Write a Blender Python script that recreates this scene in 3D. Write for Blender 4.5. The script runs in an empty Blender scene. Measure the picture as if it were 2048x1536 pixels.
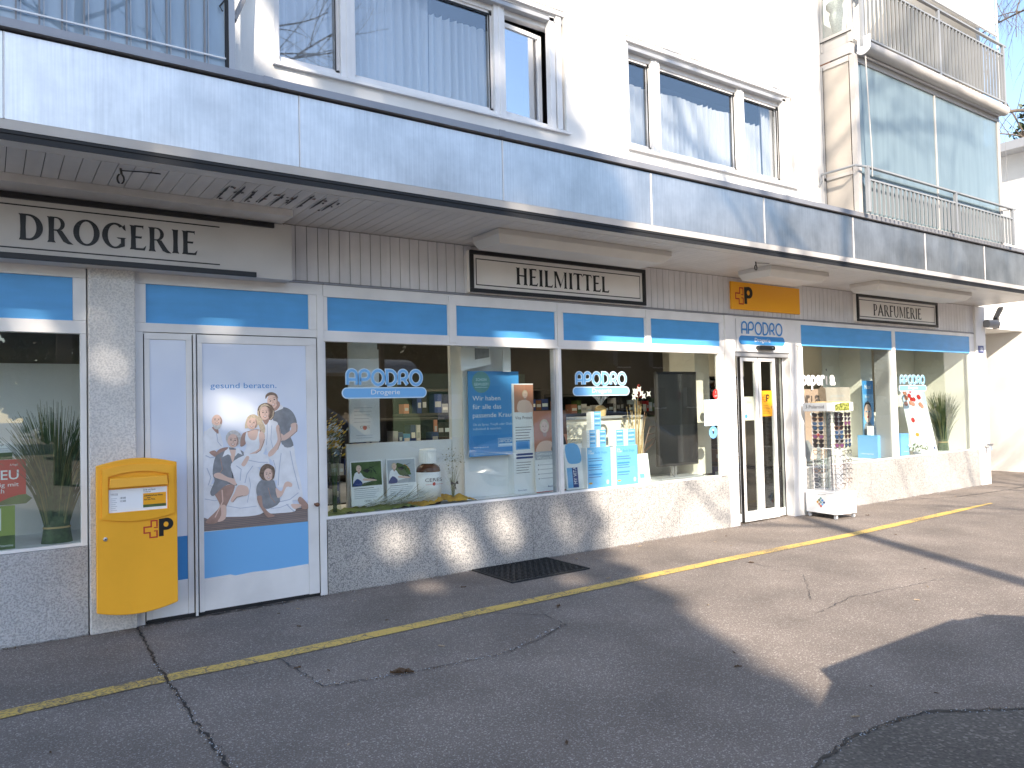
import bpy, math, random
from mathutils import Vector, Matrix, noise
SC = bpy.context.scene
COL = SC.collection
R = math.radians
# ---------------------------------------------------------------- camera
cam = bpy.data.cameras.new('camera'); co = bpy.data.objects.new('camera', cam); COL.objects.link(co)
cam.sensor_width = 36; cam.lens = 1512.15/2048*36; cam.clip_start = .05; cam.clip_end = 2000
yaw, pit, rol = R(34.776), R(1.714), R(-1.332)
fw = Vector((math.sin(yaw)*math.cos(pit), math.cos(yaw)*math.cos(pit), math.sin(pit)))
rt = Vector((math.cos(yaw), -math.sin(yaw), 0)); up = rt.cross(fw)
rt2 = rt*math.cos(rol)+up*math.sin(rol); up2 = -rt*math.sin(rol)+up*math.cos(rol)
co.matrix_world = Matrix(((rt2.x, up2.x, -fw.x, 0), (rt2.y, up2.y, -fw.y, -6.4056), (rt2.z, up2.z, -fw.z, 1.6), (0, 0, 0, 1)))
SC.camera = co
# ---------------------------------------------------------------- sun and sky
EL = R(32.5); AZ = R(27.8)
S = Vector((-math.sin(AZ)*math.cos(EL), -math.cos(AZ)*math.cos(EL), math.sin(EL)))
sl = bpy.data.lights.new('sun', 'SUN'); sl.energy = 4.3; sl.angle = R(.53); sl.color = (1, .87, .72)
so = bpy.data.objects.new('sun', sl); COL.objects.link(so); so.rotation_euler = S.to_track_quat('Z', 'Y').to_euler()
W = bpy.data.worlds.new('World'); SC.world = W; W.use_nodes = True
nt = W.node_tree; sk = nt.nodes.new('ShaderNodeTexSky'); sk.sky_type = 'NISHITA'; sk.sun_disc = False
sk.sun_elevation = EL; sk.sun_rotation = math.atan2(S.x, S.y); sk.dust_density = .6; sk.air_density = 1.0; sk.ozone_density = 1.2
bg = nt.nodes['Background']; nt.links.new(sk.outputs[0], bg.inputs[0]); bg.inputs[1].default_value = .15
SC.view_settings.view_transform = 'Standard'; SC.view_settings.look = 'None'
SC.view_settings.exposure = 1.38; SC.view_settings.gamma = 1
try:
    SC.cycles.max_bounces = 8; SC.cycles.transparent_max_bounces = 24; SC.cycles.use_denoising = True
    SC.cycles.sample_clamp_indirect = 6
except Exception: pass

# ---------------------------------------------------------------- materials
def mat(name, col, rough=.6, metal=0, spec=.5, n=0, ns=20, col2=None, bump=0, bs=60, emit=0, coat=0, sub=None, det=4, dist=.01, lo=.35, hi=.65):
    m = bpy.data.materials.new(name); m.use_nodes = True; t = m.node_tree; b = t.nodes['Principled BSDF']
    b.inputs['Base Color'].default_value = (*col, 1); b.inputs['Roughness'].default_value = rough
    b.inputs['Metallic'].default_value = metal; b.inputs['Specular IOR Level'].default_value = spec
    if coat: b.inputs['Coat Weight'].default_value = coat; b.inputs['Coat Roughness'].default_value = .1
    tc = t.nodes.new('ShaderNodeTexCoord')
    if n:
        x = t.nodes.new('ShaderNodeTexNoise'); x.inputs['Scale'].default_value = ns; x.inputs['Detail'].default_value = det
        t.links.new(tc.outputs['Object'], x.inputs['Vector'])
        r = t.nodes.new('ShaderNodeMapRange'); r.inputs[1].default_value = lo; r.inputs[2].default_value = hi
        t.links.new(x.outputs[0], r.inputs[0])
        mx = t.nodes.new('ShaderNodeMix'); mx.data_type = 'RGBA'
        c2 = col2 or tuple(c*(1-n) for c in col)
        mx.inputs[6].default_value = (*c2, 1); mx.inputs[7].default_value = (*col, 1)
        t.links.new(r.outputs[0], mx.inputs[0]); t.links.new(mx.outputs[2], b.inputs['Base Color'])
    if bump:
        x = t.nodes.new('ShaderNodeTexNoise'); x.inputs['Scale'].default_value = bs; x.inputs['Detail'].default_value = 5
        t.links.new(tc.outputs['Object'], x.inputs['Vector'])
        bn = t.nodes.new('ShaderNodeBump'); bn.inputs['Strength'].default_value = bump; bn.inputs['Distance'].default_value = dist
        t.links.new(x.outputs[0], bn.inputs['Height']); t.links.new(bn.outputs[0], b.inputs['Normal'])
    if emit:
        b.inputs['Emission Color'].default_value = (*col, 1); b.inputs['Emission Strength'].default_value = emit
    return m
def glass(name, tint=(.93, .96, .95), extra=0., haze=None):
    m = bpy.data.materials.new(name); m.use_nodes = True; t = m.node_tree; t.nodes.clear(); N = t.nodes.new; L = t.links.new
    o = N('ShaderNodeOutputMaterial'); tr = N('ShaderNodeBsdfTransparent'); tr.inputs[0].default_value = (*tint, 1)
    gl = N('ShaderNodeBsdfGlossy'); gl.inputs['Roughness'].default_value = 0.0; gl.inputs[0].default_value = (1, 1, 1, 1)
    lw = N('ShaderNodeLayerWeight'); lw.inputs[0].default_value = .5
    p = N('ShaderNodeMath'); p.operation = 'POWER'; p.inputs[1].default_value = 5; L(lw.outputs['Facing'], p.inputs[0])
    k = N('ShaderNodeMath'); k.operation = 'MULTIPLY_ADD'; k.inputs[1].default_value = .95-extra; k.inputs[2].default_value = .045+extra; L(p.outputs[0], k.inputs[0])
    mx = N('ShaderNodeMixShader'); L(k.outputs[0], mx.inputs[0]); L(gl.outputs[0], mx.inputs[2])
    if haze:
        d = N('ShaderNodeBsdfDiffuse'); d.inputs[0].default_value = (*haze[0], 1); tl = N('ShaderNodeBsdfTranslucent'); tl.inputs[0].default_value = (*haze[0], 1)
        a = N('ShaderNodeMixShader'); a.inputs[0].default_value = .4; L(d.outputs[0], a.inputs[1]); L(tl.outputs[0], a.inputs[2])
        h = N('ShaderNodeMixShader'); L(tr.outputs[0], h.inputs[1]); L(a.outputs[0], h.inputs[2])
        tc = N('ShaderNodeTexCoord'); mp = N('ShaderNodeMapping'); mp.inputs['Scale'].default_value = (6, 6, .7)
        L(tc.outputs['Object'], mp.inputs[0]); nz = N('ShaderNodeTexNoise'); nz.inputs['Scale'].default_value = 1.5; nz.inputs['Detail'].default_value = 6; L(mp.outputs[0], nz.inputs[0])
        q = N('ShaderNodeMath'); q.operation = 'MULTIPLY_ADD'; q.inputs[1].default_value = haze[2]; q.inputs[2].default_value = haze[1]-haze[2]/2; L(nz.outputs[0], q.inputs[0])
        L(q.outputs[0], h.inputs[0]); L(h.outputs[0], mx.inputs[1])
    else: L(tr.outputs[0], mx.inputs[1])
    L(mx.outputs[0], o.inputs[0]); return m

def asphalt(name, base, spot, k=1.0):
    m = bpy.data.materials.new(name); m.use_nodes = True; t = m.node_tree; N = t.nodes.new; L = t.links.new; b = t.nodes['Principled BSDF']
    b.inputs['Roughness'].default_value = .85; tc = N('ShaderNodeTexCoord')
    v = N('ShaderNodeTexVoronoi'); v.inputs['Scale'].default_value = 150*k; L(tc.outputs['Object'], v.inputs['Vector'])
    n1 = N('ShaderNodeTexNoise'); n1.inputs['Scale'].default_value = 1.3; n1.inputs['Detail'].default_value = 5; L(tc.outputs['Object'], n1.inputs['Vector'])
    n2 = N('ShaderNodeTexNoise'); n2.inputs['Scale'].default_value = 130*k; n2.inputs['Detail'].default_value = 3; L(tc.outputs['Object'], n2.inputs['Vector'])
    bw = N('ShaderNodeSeparateColor'); L(v.outputs['Color'], bw.inputs[0])
    r = N('ShaderNodeMapRange'); r.inputs[1].default_value = .80; r.inputs[2].default_value = 1; L(bw.outputs[0], r.inputs[0])
    m1 = N('ShaderNodeMix'); m1.data_type = 'RGBA'; m1.inputs[6].default_value = (*[c*.68 for c in base], 1); m1.inputs[7].default_value = (*[c*1.22 for c in base], 1)
    r2 = N('ShaderNodeMapRange'); r2.inputs[1].default_value = .32; r2.inputs[2].default_value = .68; L(n2.outputs[0], r2.inputs[0]); L(r2.outputs[0], m1.inputs[0])
    m2 = N('ShaderNodeMix'); m2.data_type = 'RGBA'; m2.inputs[7].default_value = (*spot, 1); L(r.outputs[0], m2.inputs[0]); L(m1.outputs[2], m2.inputs[6])
    r3 = N('ShaderNodeMapRange'); r3.inputs[1].default_value = .3; r3.inputs[2].default_value = .7; r3.inputs[3].default_value = .70; r3.inputs[4].default_value = 1.12; L(n1.outputs[0], r3.inputs[0])
    m3 = N('ShaderNodeMix'); m3.data_type = 'RGBA'; m3.blend_type = 'MULTIPLY'; m3.inputs[0].default_value = 1; L(m2.outputs[2], m3.inputs[6]); L(r3.outputs[0], m3.inputs[7])
    L(m3.outputs[2], b.inputs['Base Color'])
    bn = N('ShaderNodeBump'); bn.inputs['Strength'].default_value = .55; bn.inputs['Distance'].default_value = .006; L(v.outputs['Distance'], bn.inputs['Height']); L(bn.outputs[0], b.inputs['Normal'])
    return m
def stone(name, a, bcol, sc, bmp=.5):
    m = bpy.data.materials.new(name); m.use_nodes = True; t = m.node_tree; N = t.nodes.new; L = t.links.new; b = t.nodes['Principled BSDF']
    b.inputs['Roughness'].default_value = .8; tc = N('ShaderNodeTexCoord')
    v = N('ShaderNodeTexNoise'); v.inputs['Scale'].default_value = sc; v.inputs['Detail'].default_value = 5; v.inputs['Roughness'].default_value = .6; L(tc.outputs['Object'], v.inputs['Vector'])
    r = N('ShaderNodeMapRange'); r.inputs[1].default_value = .4; r.inputs[2].default_value = .56; L(v.outputs[0], r.inputs[0])
    n1 = N('ShaderNodeTexNoise'); n1.inputs['Scale'].default_value = 1.2; n1.inputs['Detail'].default_value = 6; L(tc.outputs['Object'], n1.inputs['Vector'])
    m1 = N('ShaderNodeMix'); m1.data_type = 'RGBA'; m1.inputs[6].default_value = (*a, 1); m1.inputs[7].default_value = (*bcol, 1); L(r.outputs[0], m1.inputs[0])
    r3 = N('ShaderNodeMapRange'); r3.inputs[1].default_value = .3; r3.inputs[2].default_value = .7; r3.inputs[3].default_value = .82; r3.inputs[4].default_value = 1.05; L(n1.outputs[0], r3.inputs[0])
    m3 = N('ShaderNodeMix'); m3.data_type = 'RGBA'; m3.blend_type = 'MULTIPLY'; m3.inputs[0].default_value = 1; L(m1.outputs[2], m3.inputs[6]); L(r3.outputs[0], m3.inputs[7])
    L(m3.outputs[2], b.inputs['Base Color'])
    bn = N('ShaderNodeBump'); bn.inputs['Strength'].default_value = bmp; bn.inputs['Distance'].default_value = .01; L(v.outputs[0], bn.inputs['Height']); L(bn.outputs[0], b.inputs['Normal'])
    return m
def streaky(name, col, n, scale, rough, metal, lo=.3, hi=.7, bump=.0, cloud=.12):
    m = bpy.data.materials.new(name); m.use_nodes = True; t = m.node_tree; N = t.nodes.new; L = t.links.new; b = t.nodes['Principled BSDF']
    b.inputs['Metallic'].default_value = metal; tc = N('ShaderNodeTexCoord'); mp = N('ShaderNodeMapping'); mp.inputs['Scale'].default_value = scale
    L(tc.outputs['Object'], mp.inputs[0]); v = N('ShaderNodeTexNoise'); v.inputs['Scale'].default_value = 1; v.inputs['Detail'].default_value = 6; L(mp.outputs[0], v.inputs[0])
    w = N('ShaderNodeTexNoise'); w.inputs['Scale'].default_value = 1.6; w.inputs['Detail'].default_value = 7; w.inputs['Roughness'].default_value = .62; L(tc.outputs['Object'], w.inputs[0])
    r = N('ShaderNodeMapRange'); r.inputs[1].default_value = lo; r.inputs[2].default_value = hi; r.inputs[3].default_value = 1-n; r.inputs[4].default_value = 1; L(v.outputs[0], r.inputs[0])
    r2 = N('ShaderNodeMapRange'); r2.inputs[1].default_value = .3; r2.inputs[2].default_value = .7; r2.inputs[3].default_value = 1-cloud; r2.inputs[4].default_value = 1+cloud; L(w.outputs[0], r2.inputs[0])
    q = N('ShaderNodeMath'); q.operation = 'MULTIPLY'; L(r.outputs[0], q.inputs[0]); L(r2.outputs[0], q.inputs[1])
    m3 = N('ShaderNodeMix'); m3.data_type = 'RGBA'; m3.blend_type = 'MULTIPLY'; m3.inputs[0].default_value = 1; m3.inputs[6].default_value = (*col, 1); L(q.outputs[0], m3.inputs[7])
    L(m3.outputs[2], b.inputs['Base Color'])
    q2 = N('ShaderNodeMath'); q2.operation = 'MULTIPLY_ADD'; q2.inputs[1].default_value = .25; q2.inputs[2].default_value = rough-.12; L(w.outputs[0], q2.inputs[0]); L(q2.outputs[0], b.inputs['Roughness'])
    if bump:
        bn = N('ShaderNodeBump'); bn.inputs['Strength'].default_value = bump; bn.inputs['Distance'].default_value = .01; L(w.outputs[0], bn.inputs['Height']); L(bn.outputs[0], b.inputs['Normal'])
    return m
def vmat(name, cols, sc=3.):                       # blotchy printed picture
    m = mat(name, cols[0], .5); t = m.node_tree; b = t.nodes['Principled BSDF']
    tc = t.nodes.new('ShaderNodeTexCoord'); x = t.nodes.new('ShaderNodeTexNoise'); x.inputs['Scale'].default_value = sc; x.inputs['Detail'].default_value = 3
    t.links.new(tc.outputs['Object'], x.inputs['Vector']); cr = t.nodes.new('ShaderNodeValToRGB'); e = cr.color_ramp.elements
    e[0].position = .35; e[0].color = (*cols[0], 1); e[1].position = .65; e[1].color = (*cols[-1], 1)
    for i, c in enumerate(cols[1:-1]): q = e.new(.35+.3*(i+1)/(len(cols)-1)); q.color = (*c, 1)
    t.links.new(x.outputs[0], cr.inputs[0]); t.links.new(cr.outputs[0], b.inputs['Base Color']); return m

M = {}
M['asphalt'] = asphalt('asphalt', (.205, .172, .149), (.44, .40, .36))
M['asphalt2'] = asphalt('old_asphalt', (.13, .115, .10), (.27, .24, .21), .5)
M['plinth'] = stone('bush_hammered_granite', (.20, .20, .205), (.52, .50, .47), 105, .4)
M['plinthL'] = stone('rough_cast_concrete', (.36, .36, .37), (.58, .58, .59), 85, .9)
M['greyr'] = mat('grey_render', (.22, .21, .20), .85, n=.2, ns=1)
M['stucco'] = stone('pitted_stucco', (.60, .59, .58), (.80, .78, .75), 75, .9)
M['wall'] = mat('white_render', (.80, .785, .75), .85, n=.10, ns=1.3, bump=.5, bs=170, dist=.004)
M['colpaint'] = mat('painted_column', (.80, .78, .75), .7, n=.06, ns=4)
M['alu'] = mat('white_aluminium', (.84, .83, .82), .42, n=.12, ns=3, spec=.5)
M['alug'] = mat('grey_aluminium', (.42, .43, .45), .45, metal=.3)
M['anod'] = mat('anodised_frame', (.47, .45, .43), .45, n=.1, ns=3)
M['railg'] = mat('grey_railing_paint', (.27, .285, .30), .5)
M['fabric'] = mat('balcony_fabric', (.50, .46, .39), .9, n=.12, ns=9)
M['rubber'] = mat('black_rubber', (.012, .012, .013), .6)
M['black'] = mat('black_paint', (.012, .012, .013), .42)
M['blue'] = streaky('blue_vinyl', (.10, .38, .76), .12, (3, 3, 14), .4, 0, cloud=.09)
M['board'] = streaky('painted_boards', (.72, .71, .72), .12, (14, 14, 1.2), .5, 0)
M['soffit'] = streaky('soffit_boards', (.62, .60, .58), .10, (12, 1, 12), .36, 0)
M['zinc'] = streaky('zinc_sheet', (.66, .655, .65), .16, (70, 70, 2.2), .33, .88, bump=.03, cloud=.24)
M['coping'] = streaky('coping_metal', (.33, .335, .36), .12, (1, 9, 9), .5, .5)
M['glass'] = glass('shop_glass', extra=.005)
M['wglass'] = glass('window_glass', tint=(.90, .92, .95), extra=.09)
M['rglass'] = glass('coated_glass', tint=(.75, .8, .9), extra=.5)
M['bglass'] = glass('balcony_glass', tint=(.8, .88, .9), extra=.01, haze=((.33, .42, .46), .68, .5))
M['lglass'] = glass('railing_glass', tint=(.8, .9, .98), extra=.02, haze=((.50, .62, .72), .70, .5))
M['cglass'] = glass('vase_glass', tint=(.9, .94, .93), extra=.03)
M['curtain'] = mat('sheer_curtain', (.56, .56, .53), .9)
M['cream'] = mat('cream_blind', (.44, .40, .35), .8, n=.08, ns=6)
M['white'] = mat('white_card', (.88, .89, .90), .55)
M['white2'] = mat('white_laminate', (.84, .85, .86), .4, n=.05, ns=4)
M['creamp'] = mat('cream_panel', (.80, .77, .68), .5)
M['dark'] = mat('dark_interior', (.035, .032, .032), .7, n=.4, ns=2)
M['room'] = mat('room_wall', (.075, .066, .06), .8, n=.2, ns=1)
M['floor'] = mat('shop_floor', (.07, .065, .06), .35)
M['strip'] = mat('ceiling_strip', (1, .82, .58), .5, emit=7)
M['yellow'] = streaky('post_yellow', (1.0, .47, .03), .05, (3, 3, 1), .38, 0, cloud=.07)
M['yelsign'] = mat('yellow_sign', (.92, .42, .02), .35)
M['red'] = mat('signal_red', (.52, .03, .025), .45)
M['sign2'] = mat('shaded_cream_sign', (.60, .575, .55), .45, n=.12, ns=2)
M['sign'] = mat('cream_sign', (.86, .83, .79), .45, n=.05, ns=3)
M['pblue'] = mat('print_blue', (.055, .27, .62), .4)
M['lblue'] = mat('light_blue', (.19, .47, .82), .45)
M['pale'] = mat('pale_outline', (.62, .77, .90), .5)
M['navy'] = mat('navy_print', (.03, .06, .22), .5)
M['ink'] = mat('ink', (.03, .03, .035), .6)
M['grey'] = mat('grey_plastic', (.25, .25, .26), .5)
M['lgrey'] = mat('light_grey_print', (.45, .48, .52), .6)
M['green'] = mat('leaf_green', (.10, .17, .05), .6, n=.5, ns=8)
M['teal'] = mat('teal_print', (.13, .32, .34), .6)
M['orange'] = mat('terracotta_print', (.50, .22, .14), .6)
M['skin'] = mat('print_skin', (.78, .56, .46), .6)
M['skind'] = mat('print_skin_shade', (.48, .31, .25), .6, n=.2, ns=20)
M['hairw'] = mat('print_pale_hair', (.70, .68, .66), .6, n=.3, ns=60)
M['hairb'] = mat('print_brown_hair', (.27, .19, .14), .6, n=.5, ns=60)
M['blond'] = mat('print_blond_hair', (.74, .60, .42), .6, n=.3, ns=60)
M['pgrey'] = mat('print_grey_cloth', (.30, .31, .33), .6, n=.25, ns=18)
M['pwhite'] = mat('print_white_cloth', (.88, .89, .92), .6, n=.10, ns=14)
M['pshade'] = mat('print_cloth_fold', (.50, .54, .64), .6)
M['deck'] = streaky('print_deck', (.26, .22, .21), .4, (2, 2, 40), .6, 0)
M['psky'] = mat('print_sky', (.80, .85, .95), .45, n=1, ns=1.6, col2=(.66, .73, .88), det=2, lo=.3, hi=.7)
M['grass'] = mat('dried_green_reed', (.075, .13, .055), .6, n=.5, ns=30)
M['grass2'] = mat('olive_reed', (.20, .20, .08), .6)
M['straw'] = mat('straw', (.52, .38, .18), .7)
M['cloth'] = mat('yellow_cloth', (.72, .40, .04), .8, n=.2, ns=20)
M['gcloth'] = mat('green_cloth', (.28, .33, .07), .8, n=.3, ns=20)
M['flower'] = mat('yellow_flower', (.65, .42, .03), .7)
M['wflower'] = mat('white_flower', (.75, .75, .70), .7)
M['screen'] = mat('dark_screen', (.016, .017, .019), .12, spec=.6)
M['amber'] = mat('amber_bottle', (.10, .04, .02), .2)
M['steel'] = mat('steel', (.55, .55, .56), .3, metal=.9)
M['lens'] = mat('dark_lens', (.015, .013, .016), .12)
M['lensp'] = mat('purple_lens', (.12, .05, .12), .12)
M['lensb'] = mat('blue_lens', (.03, .06, .12), .12)
M['frame'] = mat('brown_frame', (.13, .07, .045), .35)
M['bark'] = mat('bark', (.14, .11, .085), .9, n=.4, ns=12, bump=.4, bs=30)
M['leafd'] = mat('ivy_leaf', (.035, .06, .022), .6, n=.5, ns=2)
M['dry'] = mat('dry_leaf', (.13, .075, .04), .8, n=.4, ns=40)
M['dryl'] = mat('pale_dry_leaf', (.42, .33, .24), .8)
M['brownr'] = mat('brown_render', (.13, .11, .095), .85, n=.3, ns=1)
M['beige'] = mat('beige_render', (.40, .33, .26), .85, n=.08, ns=1)
M['roof'] = mat('dark_roof', (.10, .07, .06), .8, n=.3, ns=4)
M['wagon'] = mat('green_wagon', (.22, .34, .20), .6, n=.15, ns=3)
M['carp'] = mat('dark_car_paint', (.02, .024, .035), .25, coat=1)
M['carg'] = mat('car_glass', (.02, .025, .03), .05)
M['tyre'] = mat('tyre', (.02, .02, .02), .8)
M['iron'] = mat('grate_iron', (.055, .058, .062), .55, metal=.5, n=.4, ns=20)
M['lamp'] = mat('lamp_housing', (.62, .60, .57), .4, n=.06, ns=4)
M['woodr'] = mat('dark_wood', (.16, .07, .035), .5)
def yline():
    m = mat('worn_yellow_paint', (.60, .42, .10), .7); t = m.node_tree; N = t.nodes.new; L = t.links.new; b = t.nodes['Principled BSDF']
    tc = N('ShaderNodeTexCoord'); v = N('ShaderNodeTexVoronoi'); v.feature = 'DISTANCE_TO_EDGE'; v.inputs['Scale'].default_value = 4.5
    w = N('ShaderNodeTexNoise'); w.inputs['Scale'].default_value = 12; w.inputs['Detail'].default_value = 4; L(tc.outputs['Object'], w.inputs[0])
    ad = N('ShaderNodeMix'); ad.data_type = 'RGBA'; ad.inputs[0].default_value = .13; L(tc.outputs['Object'], ad.inputs[6]); L(w.outputs['Color'], ad.inputs[7]); L(ad.outputs[2], v.inputs[0])
    r = N('ShaderNodeMapRange'); r.inputs[1].default_value = .008; r.inputs[2].default_value = .02; L(v.outputs['Distance'], r.inputs[0])
    w2 = N('ShaderNodeTexNoise'); w2.inputs['Scale'].default_value = 70; w2.inputs['Detail'].default_value = 4; L(tc.outputs['Object'], w2.inputs[0])
    w3 = N('ShaderNodeTexNoise'); w3.inputs['Scale'].default_value = 1.1; L(tc.outputs['Object'], w3.inputs[0])
    q = N('ShaderNodeMath'); q.operation = 'MULTIPLY_ADD'; q.inputs[1].default_value = .9; L(w3.outputs[0], q.inputs[0]); L(w2.outputs[0], q.inputs[2])
    r2 = N('ShaderNodeMapRange'); r2.inputs[1].default_value = .72; r2.inputs[2].default_value = .98; L(q.outputs[0], r2.inputs[0])
    mn = N('ShaderNodeMath'); mn.operation = 'MULTIPLY'; L(r.outputs[0], mn.inputs[0]); L(r2.outputs[0], mn.inputs[1])
    mx = N('ShaderNodeMix'); mx.data_type = 'RGBA'; mx.inputs[6].default_value = (.16, .13, .10, 1); mx.inputs[7].default_value = (.66, .45, .11, 1); L(mn.outputs[0], mx.inputs[0]); L(mx.outputs[2], b.inputs['Base Color'])
    return m
M['yline'] = yline()

# ---------------------------------------------------------------- mesh builder
ORG = {}
class Fr:
    def __init__(s, o, u=(1, 0, 0), v=(0, 0, 1), e=.0007):
        s.e = e
        s.o = Vector(o); s.u = Vector(u).normalized(); s.v = Vector(v).normalized(); s.n = s.u.cross(s.v)
    def p(s, a, b, l=0): return s.o+s.u*a+s.v*b+s.n*(l*s.e)
def smooth(pts, k=4):
    n = len(pts); out = []
    for i in range(n):
        p0, p1, p2, p3 = [pts[(i+j-1) % n] for j in range(4)]
        for q in range(k):
            t = q/k; out.append(tuple(.5*((2*p1[c])+(-p0[c]+p2[c])*t+(2*p0[c]-5*p1[c]+4*p2[c]-p3[c])*t*t+(-p0[c]+3*p1[c]-3*p2[c]+p3[c])*t**3) for c in (0, 1)))
    return out
def ell(cx, cy, rx, ry, n=20, a0=0, a1=360):
    full = abs(a1-a0) >= 360
    return [(cx+rx*math.cos(R(a0+(a1-a0)*i/n)), cy+ry*math.sin(R(a0+(a1-a0)*i/n))) for i in range(n if full else n+1)]
TXT = {}
def textdata(s, bold=0):
    if (s, bold) in TXT: return TXT[(s, bold)]
    c = bpy.data.curves.new('t', 'FONT'); c.body = s; c.size = 1; c.offset = bold; c.resolution_u = 3
    o = bpy.data.objects.new('t', c); COL.objects.link(o); bpy.context.view_layer.update()
    me = bpy.data.meshes.new_from_object(o.evaluated_get(bpy.context.evaluated_depsgraph_get()))
    V = [(v.co.x, v.co.y) for v in me.vertices]; Fc = [tuple(p.vertices) for p in me.polygons]
    bpy.data.objects.remove(o); bpy.data.curves.remove(c); bpy.data.meshes.remove(me)
    TXT[(s, bold)] = (V, Fc); return V, Fc
class MB:
    def __init__(s): s.v = []; s.f = []; s.m = []; s.mats = []
    def mi(s, k):
        if k not in s.mats: s.mats.append(k)
        return s.mats.index(k)
    def add(s, vs, fs, k):
        b = len(s.v); s.v += [tuple(v) for v in vs]; i = s.mi(k)
        for f in fs: s.f.append(tuple(b+x for x in f)); s.m.append(i)
    def quad(s, a, b, c, d, k): s.add([a, b, c, d], [(0, 1, 2, 3)], k)
    def box(s, x0, x1, y0, y1, z0, z1, k):
        s.add([(x0, y0, z0), (x1, y0, z0), (x1, y1, z0), (x0, y1, z0), (x0, y0, z1), (x1, y0, z1), (x1, y1, z1), (x0, y1, z1)],
              [(0, 3, 2, 1), (4, 5, 6, 7), (0, 1, 5, 4), (1, 2, 6, 5), (2, 3, 7, 6), (3, 0, 4, 7)], k)
    def fbox(s, fr, a0, a1, b0, b1, d, k, front=0):      # box on a frame, depth d behind the front
        P = [fr.o+fr.u*a+fr.v*b+fr.n*(front-dd) for dd in (0, d) for (a, b) in ((a0, b0), (a1, b0), (a1, b1), (a0, b1))]
        s.add(P, [(0, 1, 2, 3), (7, 6, 5, 4), (0, 4, 5, 1), (1, 5, 6, 2), (2, 6, 7, 3), (3, 7, 4, 0)], k)
    def prism(s, fr, pts, d, k, front=0):
        n = len(pts); A = [fr.o+fr.u*a+fr.v*b+fr.n*front for a, b in pts]; B = [p-fr.n*d for p in A]
        s.add(A+B, [tuple(range(n)), tuple(range(2*n-1, n-1, -1))]+[(i, n+i, n+(i+1) % n, (i+1) % n) for i in range(n)], k)
    def p2(s, fr, pts, l, k): s.add([fr.p(a, b, l) for a, b in pts], [tuple(range(len(pts)))], k)
    def rect(s, fr, a0, a1, b0, b1, l, k): s.p2(fr, [(a0, b0), (a1, b0), (a1, b1), (a0, b1)], l, k)
    def stroke(s, fr, pts, w, l, k, closed=False):
        n = len(pts); L_, R_ = [], []
        for i, p in enumerate(pts):
            a = pts[i-1] if (i or closed) else p; b = pts[(i+1) % n] if (i < n-1 or closed) else p
            d1 = Vector((p[0]-a[0], p[1]-a[1])); d2 = Vector((b[0]-p[0], b[1]-p[1]))
            if d1.length < 1e-9: d1 = d2
            if d2.length < 1e-9: d2 = d1
            d1.normalize(); d2.normalize(); t = d1+d2
            if t.length < 1e-6: t = d1
            t.normalize(); nn = Vector((-t.y, t.x)); c = max(.35, nn.dot(Vector((-d1.y, d1.x)))); ww = (w[i] if isinstance(w, (list, tuple)) else w)/2/c
            L_.append((p[0]+nn.x*ww, p[1]+nn.y*ww)); R_.append((p[0]-nn.x*ww, p[1]-nn.y*ww))
        V = [fr.p(a, b, l) for a, b in L_+R_]; r = range(n if closed else n-1)
        s.add(V, [(i, n+i, n+(i+1) % n, (i+1) % n) for i in r], k)
    def text(s, fr, st, x, y, h, l, k, w=None, al='l', bold=0, slant=0):
        V, Fc = textdata(st, bold)
        if not V: return
        x0 = min(v[0] for v in V); x1 = max(v[0] for v in V); sy = h/.73; sx = (w/(x1-x0)) if w else sy
        off = x-x0*sx-((x1-x0)*sx/2 if al == 'c' else (x1-x0)*sx if al == 'r' else 0)
        s.add([fr.p(off+v[0]*sx+v[1]*slant, y+v[1]*sy, l) for v in V], Fc, k)
    def tube(s, pts, r, n, k, cap=True):
        P = [Vector(p) for p in pts]; rr = r if isinstance(r, (list, tuple)) else [r]*len(P); rings = []; ref = None
        for i, p in enumerate(P):
            t = (P[min(i+1, len(P)-1)]-P[max(i-1, 0)]).normalized()
            if ref is None: ref = Vector((0, 0, 1)) if abs(t.z) < .9 else Vector((1, 0, 0))
            a = t.cross(ref).normalized(); b = t.cross(a); ref = -b if False else ref
            rings.append([p+a*math.cos(2*math.pi*j/n)*rr[i]+b*math.sin(2*math.pi*j/n)*rr[i] for j in range(n)])
        V = [q for g in rings for q in g]; F_ = []
        for i in range(len(P)-1):
            for j in range(n): F_.append((i*n+j, i*n+(j+1) % n, (i+1)*n+(j+1) % n, (i+1)*n+j))
        if cap: F_ += [tuple(range(n)), tuple(range(len(V)-1, len(V)-n-1, -1))]
        s.add(V, F_, k)
    def lathe(s, c, prof, n, k, sy=1):
        V = [(c[0]+r*math.cos(2*math.pi*j/n), c[1]+sy*r*math.sin(2*math.pi*j/n), c[2]+z) for r, z in prof for j in range(n)]; F_ = []
        for i in range(len(prof)-1):
            for j in range(n): F_.append((i*n+j, i*n+(j+1) % n, (i+1)*n+(j+1) % n, (i+1)*n+j))
        F_ += [tuple(range(n-1, -1, -1)), tuple(range(len(V)-n, len(V)))]
        s.add(V, F_, k)
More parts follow.
